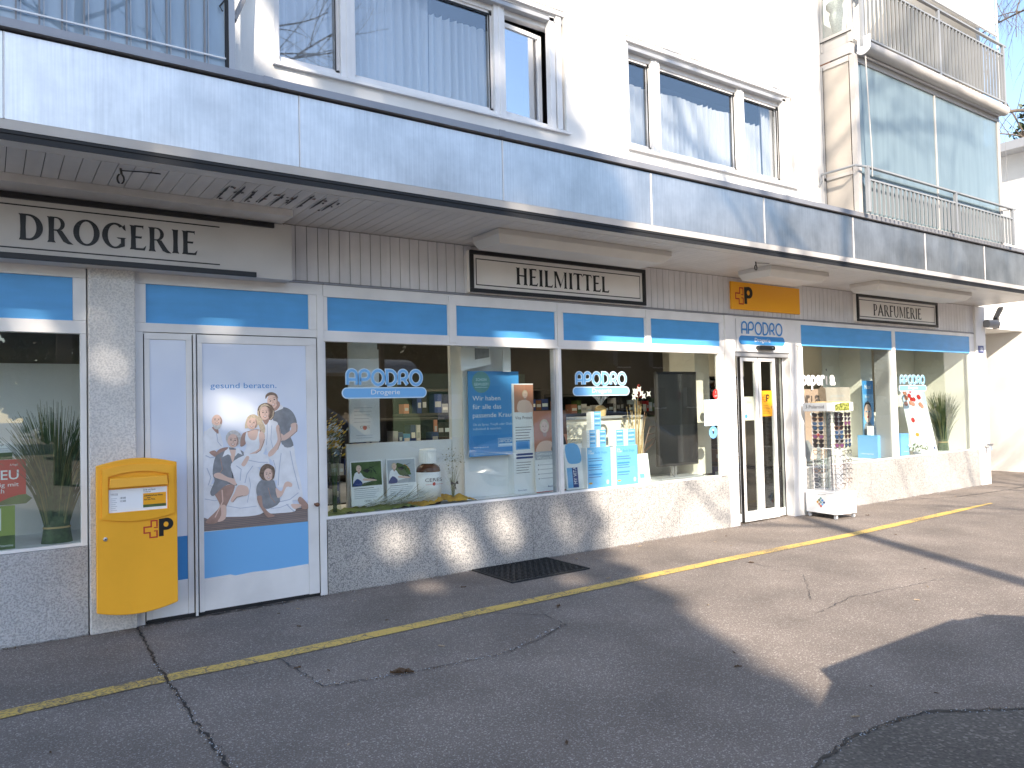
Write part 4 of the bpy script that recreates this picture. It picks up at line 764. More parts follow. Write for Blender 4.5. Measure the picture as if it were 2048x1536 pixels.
def railing(par, name, x0, x1, y, z0, zm, zt, step, posts, k='railg', skip=None):
    g = MB(); g.box(x0, x1+.05, y-.022, y+.022, zt-.02, zt, k); g.box(x0, x1, y-.015, y+.015, zm-.02, zm, k)
    if z0 > 4.5: g.box(x0, x1, y-.015, y+.015, z0, z0+.02, k)
    for p in posts: g.box(p-.022, p+.022, y-.02, y+.02, (3.915 if z0 < 4.5 else z0-.12), zt-.021, k)
    x = x0+.06
    while x < x1-.02: g.box(x, x+.011, y-.016, y+.016, z0+(.02 if z0 > 4.5 else 0), zm-.021, k); x += step
    return g.build(name, par)
g_ = railing(bal, 'railing', 8.98, 13.10, -1.30, 3.916, 4.335, 4.49, .105, (9.0, 11.25, 13.06))
g = MB(); g.tube([(9.0, -1.30, 4.48), (8.80, -1.26, 4.48), (8.80, -.80, 4.48), (8.80, -.80, 4.40), (8.80, -.76, 4.33)], .016, 8, 'railg'); g.build('handrail', bal); g = MB(); g.tube([(13.04, -1.30, 4.48), (12.95, -1.1, 4.46)], .012, 6, 'railg'); g.build('rail_bracket', bal)
# upper balcony
g = MB(); g.box(8.92, 12.93, -1.18, .9, 5.95, 6.09, 'anod'); g.box(8.92, 12.93, -.9, .9, 5.931, 5.949, 'woodr')
for b in ((8.93, 8.98, -1.19, -1.14, 6.10, 9), (8.93, 8.98, -.80, -.765, 6.10, 9), (8.93, 8.98, -1.14, -.80, 6.24, 6.28), (8.925, 8.93, -1.2, -.765, 6.225, 6.24, 'rubber')): g.box(*b[:6], b[6] if len(b) > 6 else 'anod')
g.box(8.94, 8.975, -1.14, -.80, 6.10, 6.24, 'anod')
bal2 = g.build('balcony', B, bev=.002, label='upper balcony with pleated fabric and rolled awning')
g = MB(); g.box(8.95, 8.958, -1.14, -.80, 6.28, 9, 'cglass'); g.build('side_pane', bal2)
railing(bal2, 'railing', 8.99, 13.0, -1.30, 6.12, 6.88, 7.03, .10, (9.0, 10.95, 12.96))
g = MB(); n = 560; T = []; Bq = []
for i in range(n+1):
    xx = 9.62+2.72*i/n; yy = -1.262+.017*math.sin(xx*62.8); T.append((xx, yy, 6.86)); Bq.append((xx, yy, 6.03+.05*math.sin(xx*3)+.008*math.sin(xx*31)))
g.add(T+Bq, [(i, n+1+i, n+2+i, i+1) for i in range(n)], 'fabric'); g.build('balcony_fabric', bal2, sm=True)
g = MB(); P = [(9.0, -1.31, 6.0), (10, -1.315, 5.995), (11.3, -1.31, 5.99), (12.93, -1.31, 5.985)]; g.tube(P, .075, 18, 'anod'); g.box(9.0, 12.9, -1.27, -1.20, 5.915, 5.945, 'alug'); g.build('awning_roll', bal2, sm=True)
g = MB(); g.prism(Fr((8.985, -1.24, 5.9), (0, -1, 0), (0, 0, 1)), [(0, 0.05)]+ell(.07, .09, .095, .095, 14, 200, 360)+[(.165, .22), (0, .20)], .022, 'white'); g.build('awning_bracket', bal2, bev=.003)
g = MB(); g.box(9.9, 12.9, -1.235, -1.225, 7.22, 9.5, 'anod'); g.tube([(9.9, -1.24, 7.20), (12.95, -1.24, 7.20)], .022, 8, 'white'); g.tube([(12.95, -1.24, 6.1), (12.95, -1.24, 9.5)], .014, 6, 'white'); g.build('roller_blind', bal2)
g = MB(); g.tube([(9.04, -1.31, 5.9), (9.07, -1.33, 4.6), (9.06, -1.33, 4.36)], .008, 6, 'anod'); g.build('crank_rod', bal2)
g = MB(); g.tube([(13.05, -1.25, 5.95), (13.06, -1.25, 3.95)], .003, 5, 'grey'); g.build('cable', bal2)
t = thing('stone_urn', 'pale stone urn with a plant behind the upper balcony side glass', 'urn', (9.2, -.93, 6.1)); g = MB(); g.lathe((9.2, -.93, 6.10), [(.10, 0), (.10, .05), (.05, .08), (.05, .16), (.12, .26), (.17, .50), (.15, .58), (.20, .64), (.20, .67), (.14, .67)], 20, 'stucco'); g.build('bowl', t, sm=True)
g = MB(); r = random.Random(2)
for i in range(160): a, b, c = 9.2+r.gauss(0, .11), -.93+r.gauss(0, .10), 6.82+abs(r.gauss(0, .13)); s = .035; g.add([(a-s, b, c), (a, b-s, c+r.uniform(-s, s)), (a+s, b, c+r.uniform(-s, s)), (a, b+s, c)], [(0, 1, 2, 3)], 'green')
g.build('foliage', t)
# left balcony
g = MB()
for b in ((1.345, 1.385, -1.215, -1.17, 3.915, 7, 'alug'), (1.327, 1.345, -1.21, -1.175, 3.915, 7, 'rubber'), (X0, 1.345, -1.215, -1.17, 4.42, 4.45, 'alug'), (X0, 1.345, -1.205, -1.195, 3.985, 3.995, 'white')): g.box(*b)
bl = g.build('balcony', B, label='left balcony with bluish glass railing')
g = MB(); g.box(X0, 1.325, -1.18, -1.17, 3.915, 4.42, 'lglass'); g.box(X0, 1.325, -1.15, -1.14, 3.995, 4.6, 'lglass'); g.build('railing_pane', bl)
g = MB(); x = 1.19
while x > X0: g.box(x, x+.010, -1.195, -1.185, 3.915, 4.419, 'grey'); g.box(x+.026, x+.031, -1.195, -1.185, 3.915, 4.419, 'alug'); x -= .117
g.build('slats', bl)
g = MB(); g.tube([(1.39, -1.17, 4.285), (1.62, -.80, 4.80)], .02, 6, 'grey'); g.build('awning_arm', bl)
g = MB(); g.tube([(1.34, -1.19, 4.43), (1.2, -1.2, 4.47), (1.0, -1.2, 4.5)], .014, 6, 'black'); g.tube([(1.33, -1.2, 4.40), (1.29, -1.2, 4.34), (1.31, -1.2, 4.31)], .006, 5, 'black'); g.build('bracket', bl)

# ================================================================ neighbouring house on the right
N_ = thing('neighbouring_house', 'white rendered side wing with dark roof edge beyond the shop corner', 'house', (18, 2, 0))
g = MB(); g.box(17.6, 24, -1.9, 14, 0, 6.62, 'wall'); g.build('wall', N_)
g = MB(); g.box(17.2, 24.4, -2.3, 14.4, 6.622, 6.80, 'alug'); g.build('roof', N_, label='grey flat roof edge')
g = MB(); g.box(15.0, 17.595, .36, 9, 2.91, 4.6, 'wall'); g.build('bridge_block', N_)
g = MB(); g.box(15.0, 17.59, 8.8, 9, 0, 2.905, 'wall'); g.build('passage_wall', N_)

# ================================================================ shop interior (parts of the building)
g = MB()
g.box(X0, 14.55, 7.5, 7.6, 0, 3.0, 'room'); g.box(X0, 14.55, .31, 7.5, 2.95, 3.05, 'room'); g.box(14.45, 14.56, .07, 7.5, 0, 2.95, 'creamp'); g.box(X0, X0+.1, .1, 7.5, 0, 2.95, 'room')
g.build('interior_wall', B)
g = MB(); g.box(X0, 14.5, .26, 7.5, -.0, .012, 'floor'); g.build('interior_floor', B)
g = MB(); g.box(X0, .9, .072, 1.0, .60, .645, 'white2'); g.box(2.45, 7.75, .072, .95, .60, .645, 'white2'); g.box(9.43, 14.44, .072, 1.0, .58, .632, 'white2')
g.box(X0, .9, 1.0, 1.03, .3, 2.05, 'white2'); g.box(X0, .9, 1.05, 1.08, 2.04, 2.95, 'greyr'); g.box(.9, .93, .1, 1.03, 0, 2.95, 'alug'); g.box(2.40, 2.43, .1, 2.2, 0, 2.95, 'dark')
g.build('display_deck', B)
g = MB()
g.box(2.89, 3.20, .55, .565, 1.285, 2.5, 'white2'); g.box(2.88, 4.06, .60, .63, .646, 1.27, 'white2'); g.box(4.06, 4.25, .58, .64, .646, 2.5, 'white2'); g.box(4.14, 4.76, .47, .49, .646, 2.6, 'white2')
g.build('display_partition', B)
g = MB(); g.box(5.2, 7.15, .90, .96, .646, 1.42, 'creamp'); g.box(5.15, 7.18, .86, 1.2, 1.42, 1.45, 'alug'); g.box(7.15, 7.72, .86, .9, .646, 1.42, 'alug')
g.box(7.72, 8.0, .45, .9, .646, 2.95, 'creamp'); g.box(7.60, 7.70, .35, .40, .646, .66, 'white')
g.box(11.45, 11.95, 1.0, 1.05, .633, 2.95, 'creamp'); g.box(11.95, 12.30, .62, 1.0, .633, 2.95, 'creamp'); g.box(12.6, 14.44, .95, 1.0, .633, 1.35, 'creamp'); g.box(13.45, 14.44, 1.0, 1.05, .633, 2.95, 'creamp'); g.box(9.43, 9.46, .1, 1.0, 0, 2.95, 'room'); g.box(9.46, 10.75, 1.0, 1.05, .633, 1.3, 'creamp')
g.build('display_partition', B, label='cream display wall panels')
g = MB()
for (x0, x1, y, z) in ((1.5, 6.0, 1.9, 2.72), (2.0, 7.0, 3.1, 2.78), (3.0, 8.0, 4.4, 2.82), (5.2, 9.0, 2.5, 2.70), (9.6, 14, 4.0, 2.8), (9, 14, 5.8, 2.8)): g.box(x0, x1, y, y+.06, z, z+.04, 'strip')
for (x0, y0, y1, z) in ((2.75, .8, 1.6, 2.6), (3.75, 1.1, 2.2, 2.62), (4.5, 2.2, 3.4, 2.62), (5.4, 1.6, 2.8, 2.6)): g.box(x0, x0+.05, y0, y1, z, z+.03, 'strip')
g.build('ceiling_lights', B)
# shelves with goods in the depth of the shop
def shelf(x0, x1, y, ztop, lab, seed, cols, lev=5):
    t = thing('shop_shelf', lab, 'shelf', ((x0+x1)/2, y, 0)); g = MB(); g.box(x0, x1, y+.3, y+.34, 0, ztop, 'dark')
    for i in range(lev+1): z = .1+(ztop-.15)*i/lev; g.box(x0, x1, y, y+.3, z, z+.03, 'room')
    g.build('rack', t); g = MB(); r = random.Random(seed)
    for i in range(lev):
        z = .135+(ztop-.15)*i/lev; x = x0+.03
        while x < x1-.1:
            w = r.uniform(.05, .13); h = r.uniform(.12, (ztop-.15)/lev-.06); k = r.choice(cols)
            if r.random() < .7: g.box(x, x+w, y+.03, y+.2, z, z+h, k); g.box(x+.01, x+w-.01, y+.028, y+.03, z+h*.3, z+h*.6, r.choice(['white', 'pale', 'lgrey']))
            x += w+.01
    g.build('goods', t); return t
shelf(2.9, 5.0, 2.4, 1.5, 'low shelf of blue and white packs behind the first shop window', 1, ['pblue', 'navy', 'white2', 'navy', 'lgrey'], 4)
shelf(4.9, 7.6, 3.4, 1.9, 'dark shelf of orange and white packs behind the middle window', 2, ['woodr', 'orange', 'lgrey', 'dark', 'dark', 'navy'], 5)
shelf(8.0, 10.5, 3.8, 1.8, 'shelf of mixed packs behind the sliding doors', 3, ['green', 'red', 'white2', 'pale', 'dark', 'dark', 'orange'], 5)
shelf(10.9, 14.2, 3.2, 2.1, 'dark shelf of cosmetics behind the right window', 4, ['dark', 'navy', 'lgrey', 'dark', 'woodr'], 6)
t = thing('shop_counter', 'low white counter with wooden top behind the sliding doors', 'counter', (9.0, 1.5, 0)); g = MB(); g.box(8.35, 8.95, 1.0, 1.35, .012, .40, 'creamp'); g.build('body', t); g = MB(); g.box(8.3, 9.0, .95, 1.4, .40, .43, 'straw'); g.build('top', t)

# ---------------- display objects
def board(name, lab, cat, x0, x1, z0, z1, y, k, art=None, lean=.0, th=.012, yaw=0):
    t = thing(name, lab, cat, ((x0+x1)/2, y, z0)); u = (math.cos(R(yaw)), math.sin(R(yaw)), 0); fr = Fr((x0, y, z0), u, (0, lean, 1)); w = x1-x0; h = z1-z0
    g = MB(); g.fbox(fr, 0, w, 0, h, th, k); g.build('board', t)
    if art: g = MB(); art(g, fr, w, h); g.build('print', t)
    return t
def lines(g, fr, x, y, w, n, dy, k='lgrey', th=.005, l=1, seed=0):
    r = random.Random(seed)
    for i in range(n): g.rect(fr, x, x+w*r.uniform(.7, 1), y-i*dy, y-i*dy+th, l, k)
def miniface(g, fr, x, y, s, hair, l=1, big=False):
    g.p2(fr, ell(x, y+s*.15, s*1.05, s*1.25, 18), l, hair); g.p2(fr, ell(x, y-s*1.2, s*.45, s*.6, 12), l+1, 'skind'); g.p2(fr, ell(x, y-.02*s, s*.78, s*1.05, 18), l+2, 'skin')
    for e in (-.32, .32): g.p2(fr, ell(x+e*s, y+.12*s, s*.12, s*.06, 8), l+3, 'ink'); g.stroke(fr, [(x+(e-.17)*s, y+.33*s), (x+e*s, y+.38*s), (x+(e+.17)*s, y+.33*s)], s*.06, l+3, 'skind')
    g.stroke(fr, [(x+.03*s, y+.1*s), (x+.1*s, y-.18*s), (x-.06*s, y-.2*s)], s*.05, l+3, 'skind'); g.p2(fr, smooth([(x-.33*s, y-.42*s), (x, y-.48*s), (x+.33*s, y-.42*s), (x, y-.66*s)], 3), l+3, 'red'); g.p2(fr, smooth([(x-.24*s, y-.44*s), (x, y-.5*s), (x+.24*s, y-.44*s), (x, y-.57*s)], 3), l+4, 'white')
def a_blue(g, fr, w, h):
    g.p2(fr, ell(w*.25, h*.87, .115, .115, 24), 1, 'teal'); g.text(fr, 'SCHON', w*.25, h*.885, .030, 2, 'pale', al='c', w=.13); g.text(fr, 'GEWUSST?', w*.25, h*.83, .030, 2, 'pale', al='c', w=.18); g.rect(fr, w*.13, w*.37, h*.808, h*.812, 2, 'pale')
    for i, (s, ww) in enumerate((('Wir haben', .36), ('für alle das', .37), ('passende Kraut.', .54))): g.text(fr, s, .05, h*.655-i*.090, .052, 1, 'white', w=ww*.98)
    g.text(fr, 'Ob als Spray, Tröpfli oder Globuli –', .05, h*.36, .026, 1, 'pale', w=.56); g.text(fr, 'individuell & natürlich.', .05, h*.31, .026, 1, 'pale', w=.36)
    g.text(fr, 'www.apodro.ch', .05, h*.10, .016, 1, 'white', w=.19); lines(g, fr, .05, .03, .55, 2, .014, 'pale', .004)
    g.stroke(fr, [(w*.56, h*.105), (w*.94, h*.105), (w*.94, h*.20), (w*.56, h*.20)], .006, 1, 'pale', True); apodro(g, fr, w*.58, h*.148, w*.34, h*.042, .008, 1, 'pale'); g.p2(fr, pill(w*.57, w*.93, h*.112, h*.138), 1, 'pale')
board('hanging_poster', 'large blue poster asking SCHON GEWUSST hanging in the first window', 'poster', 4.15, 4.80, 1.08, 1.985, .38, 'pblue', a_blue)
def a_ceres(g, fr, w, h): lines(g, fr, .05, .33, .2, 5, .035, 'lgrey'); g.text(fr, 'CERES', w/2, .13, .028, 1, 'ink', al='c', w=.10); g.p2(fr, ell(w/2, .135, .02, .022, 14), .5, 'red'); lines(g, fr, .07, .06, .18, 2, .025)
board('hanging_banner', 'pale text banner hanging left of the first window opening', 'banner', 2.885, 3.205, 1.29, 2.20, .53, 'white2', a_ceres, th=.003)
g = MB(); 
t = thing('hanging_sheet', 'white picture sheet hanging at the top of the first window', 'sheet', (4.2, .3, 2.0)); fr = Fr((4.02, .30, 1.98), (1, 0, 0), (0, 0, 1)); g.prism(fr, [(0, 0), (.37, .075), (.36, .24), (0, .24)], .003, 'white'); g.p2(fr, [(.17, .12), (.35, .15), (.35, .24), (.17, .24)], 1, 'pgrey'); g.build('sheet', t)
board('small_sheet', 'narrow white strip hanging beside the picture sheet', 'sheet', 4.56, 4.66, 1.98, 2.22, .32, 'white')
def a_card(k1, k2):
    def f(g, fr, w, h):
        g.rect(fr, .012, w-.012, h*.43, h-.012, 1, k1); r = random.Random(3)
        for i in range(8): g.p2(fr, smooth([(w*r.uniform(.35, .8)+.035*math.cos(a+i), h*r.uniform(.55, .85)+.03*math.sin(a+i)) for a in (0, 1.2, 2.4, 3.6, 5)], 2), 2+i, r.choice([k2, 'green', 'dark']))
        miniface(g, fr, w*.25, h*.82, .026, 'blond', 12); g.p2(fr, smooth([(w*.08, h*.45), (w*.12, h*.72), (w*.3, h*.74), (w*.42, h*.62), (w*.7, h*.55), (w*.4, h*.5)], 3), 10, 'pwhite'); g.p2(fr, smooth([(w*.05, h*.45), (w*.18, h*.6), (w*.34, h*.52), (w*.3, h*.44)], 3), 11, 'navy'); g.p2(fr, smooth([(w*.4, h*.6), (w*.75, h*.56), (w*.76, h*.53), (w*.4, h*.55)], 3), 12, 'skin')
        g.rect(fr, .03, w*.7, h*.375, h*.385, 1, 'ink'); lines(g, fr, .03, h*.33, w-.06, 5, .018); g.text(fr, 'CERES', w*.5, h*.07, .018, 1, 'ink', al='c', w=.07)
    return f
board('picture_card', 'picture card of people picking herbs, left of two', 'card', 2.80, 3.13, .70, 1.12, .30, 'white', a_card('green', 'leafd'), lean=.08)
board('picture_card', 'picture card of a man cutting plants, right of two', 'card', 3.17, 3.49, .70, 1.12, .30, 'white', a_card('lgrey', 'cloth'), lean=.08)
t = thing('display_bottle', 'giant brown bottle with white CERES label and clear cap', 'bottle', (3.63, .32, .645)); c = (3.63, .33, .645)
g = MB(); g.lathe(c, [(.118, 0), (.122, .01), (.122, .33), (.115, .365), (.09, .39), (.06, .40), (.06, .42), (.0, .42)], 32, 'amber'); g.build('body', t, sm=True); g = MB(); g.lathe(c, [(.1235, .025), (.1235, .325)], 40, 'white'); g.build('wrapper', t, sm=True)
g = MB(); g.lathe(c, [(.066, .405), (.085, .41), (.085, .54), (.08, .55), (0, .55)], 28, 'white'); [g.box(3.63+.086*math.cos(a)-.002, 3.63+.086*math.cos(a)+.002, .33+.086*math.sin(a)-.002, .33+.086*math.sin(a)+.002, 1.065, 1.18, 'white2') for a in [i*.2 for i in range(31)]]; g.build('cap', t)
g = MB(); fr = Fr((3.63, .33-.127, .645), (1, .0, 0)); g.text(fr, 'CERES', -.01, .235, .035, 0, 'ink', al='c', w=.19); g.rect(fr, -.1, .09, .205, .208, 0, 'red'); g.p2(fr, ell(-.005, .21, .016, .018, 12), .5, 'red'); g.build('lettering', t)
for i, (x, y) in enumerate([(3.35, .33), (3.55, .25), (3.9, .3)]): pass
def blades(g, c, n, h, rb, rt_, k, seed, w=.006, droop=.25, kk=None):
    r = random.Random(seed)
    for i in range(n):
        a = r.uniform(0, 6.283); b0 = rb*math.sqrt(r.random()); t0 = rt_*r.random()**.8; hh = h*r.uniform(.62, 1); P = []
        for j in range(7):
            q = j/6; rad = b0*(1-.35*math.sin(min(q*5, 1)*math.pi)*(.7))+(t0)*q**2.0; z = hh*(q-droop*(t0/max(rt_, .01))*q**3*.6); P.append((c[0]+math.cos(a)*rad, c[1]+math.sin(a)*rad*.55, c[2]+z))
        g.tube(P, [w*(1-.85*(j/6)) for j in range(7)], 3, kk if (kk and r.random() < .3) else k, cap=False)
def bundle(lab, c, h, rt_, n, seed, sc=1):
    t = thing('grass_bundle', lab, 'grass bundle', c); g = MB(); blades(g, c, n, h, .085*sc, rt_, 'grass', seed, .0078*sc, kk='grass2'); g.build('blades', t)
    g = MB(); g.lathe((c[0], c[1], c[2]), [(.105*sc, 0), (.088*sc, .12*sc), (.082*sc, .2*sc)], 40, 'grass', sy=.6); g.build('bound_stalks', t)
    g = MB(); g.lathe((c[0], c[1], c[2]+.11*sc), [(.0915*sc, 0), (.094*sc, .006), (.0915*sc, .014)], 30, 'straw', sy=.6); g.build('tie', t)
bundle('tall green reed bundle in the left window beside the red NEU sign', (.435, .36, .645), 1.12, .34, 460, 5)
bundle('tall green reed bundle at the far right end of the right window', (14.2, .42, .632), 1.12, .42, 380, 8, 1.3)
def a_neu(g, fr, w, h):
    g.p2(fr, smooth([(0, 0), (w*.55, .0), (w*.8, .05), (w, .07), (w, 0)], 2)[:], 1, 'green'); g.text(fr, 'NEU', w-.14, h*.56, .072, 2, 'white', al='c', w=.19, bold=.01); g.text(fr, 'einzigartig mit', w-.045, h*.40, .032, 2, 'white', al='r', w=.30); g.text(fr, 'Lattich', w-.135, h*.26, .034, 2, 'white', al='r', w=.13); g.text(fr, 'A.Vogel', w-.05, h-.045, .016, 2, 'white', al='r', w=.05)
board('red_sign', 'red sign reading NEU at the left edge of the picture', 'sign', -.30, .235, .965, 1.295, .31, 'red', a_neu)
def a_grn(g, fr, w, h): g.rect(fr, 0, w, .0, .10, 1, 'green'); g.rect(fr, w-.19, w-.085, .14, .30, 2, 'white'); g.text(fr, 'Quell der Vitamine', w-.012, .02, .018, 2, 'white', al='r', w=.20)
M['lime'] = mat('lime_print', (.30, .38, .09), .5)
board('green_sign', 'green box sign below the red NEU sign', 'sign', -.25, .165, .645, .958, .27, 'lime', a_grn, th=.06)
def a_sm(g, fr, w, h): g.rect(fr, 0, w, 0, h*.4, 1, 'green'); g.text(fr, 'A.Vogel', w*.5, h*.8, .014, 1, 'ink', al='c', w=.04); lines(g, fr, .02, h*.6, w-.04, 2, .015)
board('small_card', 'small white and green card standing on the red sign', 'card', -.0, .152, 1.297, 1.425, .315, 'white', a_sm, th=.006)
# left vase with yellow flowers, cloths and dried grass
t = thing('flower_vase', 'tall clear glass vase with yellow flowers at the left end of the first window', 'vase', (2.62, .26, .645)); g = MB(); g.lathe((2.62, .26, .645), [(.05, 0), (.06, .02), (.045, .2), (.055, .5), (.08, .62)], 24, 'cglass'); g.build('glass_vessel', t, sm=True)
g = MB(); r = random.Random(4)
for i in range(240):
    a, b, cz = 2.62+r.gauss(0, .05), .26+r.gauss(0, .04), 1.38+r.gauss(0, .07); s = r.uniform(.012, .022); g.add([(a-s, b, cz-s*.5), (a, b-s, cz), (a+s, b, cz+s), (a, b+s, cz+s*.3)], [(0, 1, 2, 3)], r.choice(['flower', 'flower', 'green', 'pale']))
blades(g, (2.62, .26, .67), 30, .72, .02, .05, 'green', 6, .003); g.build('flowers', t)
g = MB(); r = random.Random(9)
def clothmesh(x0, x1, y0, y1, z, k, seed, amp=.02):
    g = MB(); nx, ny = 26, 10; V = []
    for j in range(ny+1):
        for i in range(nx+1):
            x = x0+(x1-x0)*i/nx; y = y0+(y1-y0)*j/ny; e = min(1, 4*min(i/nx, 1-i/nx, )+.15); V.append((x, y+.01*noise.noise((x*9, seed, 0)), z+.003+amp*e*(abs(noise.noise((x*11, y*11, seed)))+.25)))
    g.add(V, [(j*(nx+1)+i, j*(nx+1)+i+1, (j+1)*(nx+1)+i+1, (j+1)*(nx+1)+i) for j in range(ny) for i in range(nx)], k); return g
tag(clothmesh(2.5, 3.52, .09, .42, .647, 'gcloth', 3, .05).build('green_cloth', sm=True), 'rumpled green cloth along the sill of the first window', 'cloth')
tag(clothmesh(3.42, 4.08, .09, .46, .650, 'cloth', 8, .10).build('yellow_cloth', sm=True), 'rumpled golden yellow cloth under the bottle and little vase', 'cloth')
g = MB(); r = random.Random(12)
for i in range(120):
    x = r.uniform(2.85, 3.45); y = r.uniform(.12, .24); L = r.uniform(.08, .3); a = r.uniform(-.5, .6); g.tube([(x, y, .70+r.uniform(0, .03)), (x+L*math.cos(a)*.5, y, .715+L*abs(math.sin(a))*.4), (x+L*math.cos(a), y, .72+L*abs(math.sin(a)))], .0016, 3, r.choice(['grass2', 'lgrey', 'wflower']), cap=False)
for i in range(160): x = r.uniform(2.95, 3.5); s = r.uniform(.003, .008); z = .72+r.uniform(0, .05); g.add([(x-s, .15, z), (x, .14, z-s), (x+s, .15, z), (x, .15, z+s)], [(0, 1, 2, 3)], 'wflower')
tag(g.build('dried_grass'), 'loose dried grass lying in front of the two picture cards', 'dried grass')
t = thing('small_vase', 'small clear vase of dried white flowers with a dark bow', 'vase', (3.86, .24, .66)); g = MB(); g.lathe((3.86, .24, .66), [(.022, 0), (.024, .02), (.022, .14), (.026, .18)], 16, 'cglass'); g.build('glass_vessel', t, sm=True)
g = MB(); blades(g, (3.86, .24, .67), 46, .46, .012, .13, 'grass2', 3, .0022); r = random.Random(5)
for i in range(150): a, b, cz = 3.86+r.gauss(0, .06), .24+r.gauss(0, .04), 1.08+r.gauss(0, .055); s = r.uniform(.003, .009); g.add([(a-s, b, cz), (a, b-s, cz+s), (a+s, b, cz), (a, b, cz-s)], [(0, 1, 2, 3)], r.choice(['wflower', 'grass2', 'wflower']))
for a, cz in ((3.77, 1.0), (3.80, .92), (3.78, .85)): g.p2(Fr((a, .20, cz)), ell(0, 0, .022, .022, 14), 0, 'wflower')
g.build('flowers', t); g = MB(); fr = Fr((3.86, .205, .84)); g.p2(fr, [(0, 0), (.04, .03), (.045, -.01)], 0, 'ink'); g.p2(fr, [(0, 0), (-.04, .03), (-.045, -.01)], 0, 'ink'); g.p2(fr, [(-.004, 0), (.004, 0), (.02, -.06), (.008, -.06)], 1, 'ink'); g.build('bow', t)
# columns and posters at the mullion
def a_vita(g, fr, w, h):
    g.rect(fr, .02, w-.0, h*.74, h*.99, 1, 'orange'); miniface(g, fr, w*.6, h*.90, .035, 'blond', 2); g.p2(fr, smooth([(w*.25, h*.745), (w*.3, h*.84), (w*.8, h*.84), (w*.95, h*.745)], 3), 1.5, 'skin')
    g.text(fr, 'Vita Protein', .03, h*.675, .035, 1, 'ink', w=w-.04); lines(g, fr, .03, h*.6, w-.05, 6, .03, 'ink', .006); g.rect(fr, .03, w-.06, h*.40, h*.485, 1, 'lblue'); g.rect(fr, .045, w-.08, h*.41, h*.47, 2, 'pblue')
    for i in range(2): g.p2(fr, pill(.03, w-.02, h*(.355-.03*i)-.011, h*(.355-.03*i)+.011), 1, 'navy')
    lines(g, fr, .03, h*.28, w-.07, 5, .028, 'ink', .005); g.text(fr, 'Besser leben.', .05, .03, .018, 1, 'navy', w=.12)
t = board('display_column', 'white display column headed Vita Protein with an orange photo', 'display', 4.70, 4.98, .647, 1.85, .36, 'white', a_vita, th=.12)
def a_woman(g, fr, w, h):
    g.rect(fr, 0, w, h*.43, h, 1, 'orange'); g.rect(fr, w*.55, w, h*.7, h, 1.3, 'woodr'); g.rect(fr, w*.6, w*.8, h*.74, h*.95, 1.6, 'orange'); g.p2(fr, smooth([(w*.05, h*.44), (w*.1, h*.58), (w*.3, h*.63), (w*.55, h*.6), (w*.62, h*.44)], 3), 3, 'skin'); miniface(g, fr, w*.32, h*.80, .062, 'blond', 4); g.p2(fr, smooth([(w*.5, h*.46), (w*.62, h*.70), (w*.85, h*.72), (w*.95, h*.5)], 3), 9, 'ink'); g.rect(fr, 0, w, h*.40, h*.5, 10, 'lgrey')
    g.text(fr, 'Genussvoll zur', .02, h*.455, .035, 11, 'white', w=w*.82); g.text(fr, 'Wunschfigur', .02, h*.405, .035, 11, 'white', w=w*.7)
    for i in range(4): g.p2(fr, ell(.045, h*.335-i*.05, .007, .007, 8), 1, 'ink'); g.rect(fr, .065, w*.75, h*.335-i*.05-.003, h*.335-i*.05+.004, 1, 'lgrey')
    g.text(fr, 'Besser leben.', w*.5, .05, .022, 1, 'navy', al='c', w=.14); g.rect(fr, 0, w, 0, .008, 1, 'red')
board('display_poster', 'standing poster of a smiling blonde woman, Genussvoll zur Wunschfigur', 'poster', 4.95, 5.42, .647, 1.545, .30, 'white', a_woman, lean=.04)
def a_tube(g, fr, w, h): g.p2(fr, smooth([(w*.15, h*.62), (w*.1, h*.98), (w*.75, h*.98), (w*.9, h*.62), (w*.5, h*.56)], 3), 1, 'lblue'); g.rect(fr, .02, w*.35, .02, h*.48, 1, 'lblue'); g.rect(fr, w*.35, w*.65, .02, h*.48, 1, 'navy'); f2 = Fr(fr.p(w*.58, .06, 2), fr.v, -fr.u); f2.n = fr.n; g.text(f2, 'MY VITA', 0, 0, .05, 0, 'white', w=h*.38)
board('display_board', 'small white board with a MY VITA pack', 'board', 5.35, 5.62, .647, 1.16, .26, 'white', a_tube, lean=.1)
def vbox(lab, x0, x1, y, z0, z1, big=True, grp='Vita Protein boxes in the middle window'):
    t = thing('product_box', lab, 'box', ((x0+x1)/2, y+.1, z0), grp); d = .13 if big else .08; g = MB(); g.box(x0, x1, y, y+d, z0, z1, 'white'); g.build('carton', t); fr = Fr((x0, y, z0)); w = x1-x0; h = z1-z0; g = MB()
    g.rect(fr, w*.04 if big else w*.3, w, 0, h, 1, 'lblue')
    if big:
        g.text(fr, 'Vita', .03, h*.89, .028, 2, 'white', w=.05); g.text(fr, 'Protein', .03, h*.84, .024, 2, 'white', w=.08); g.text(fr, 'Body Shape', .13, h*.84, .028, 2, 'pblue', w=w*.5)
        for i, yy in enumerate((.72, .66, .5, .44, .26)): g.rect(fr, .03, .03+w*(.55, .6, .5, .55, .5)[i], h*yy, h*yy+.006, 2, 'navy')
        for yy in (.56, .33): g.p2(fr, pill(.03, .03+w*.55, h*yy-.008, h*yy+.01), 2, 'pblue')
        g.rect(fr, .03, .08, h*.10, h*.14, 2, 'cloth'); g.p2(fr, ell(w*.85, h*.12, .022, .028, 12), 2, 'pale')
    else:
        for i in range(6): g.rect(fr, w*.36, w*.9, h*(.86-.13*i), h*(.86-.13*i)+.006, 2, 'navy' if i % 2 else 'white')
        lines(g, fr, w*.05, h*.8, w*.2, 7, h*.1, 'lgrey', .004)
    g.build('print', t); return t
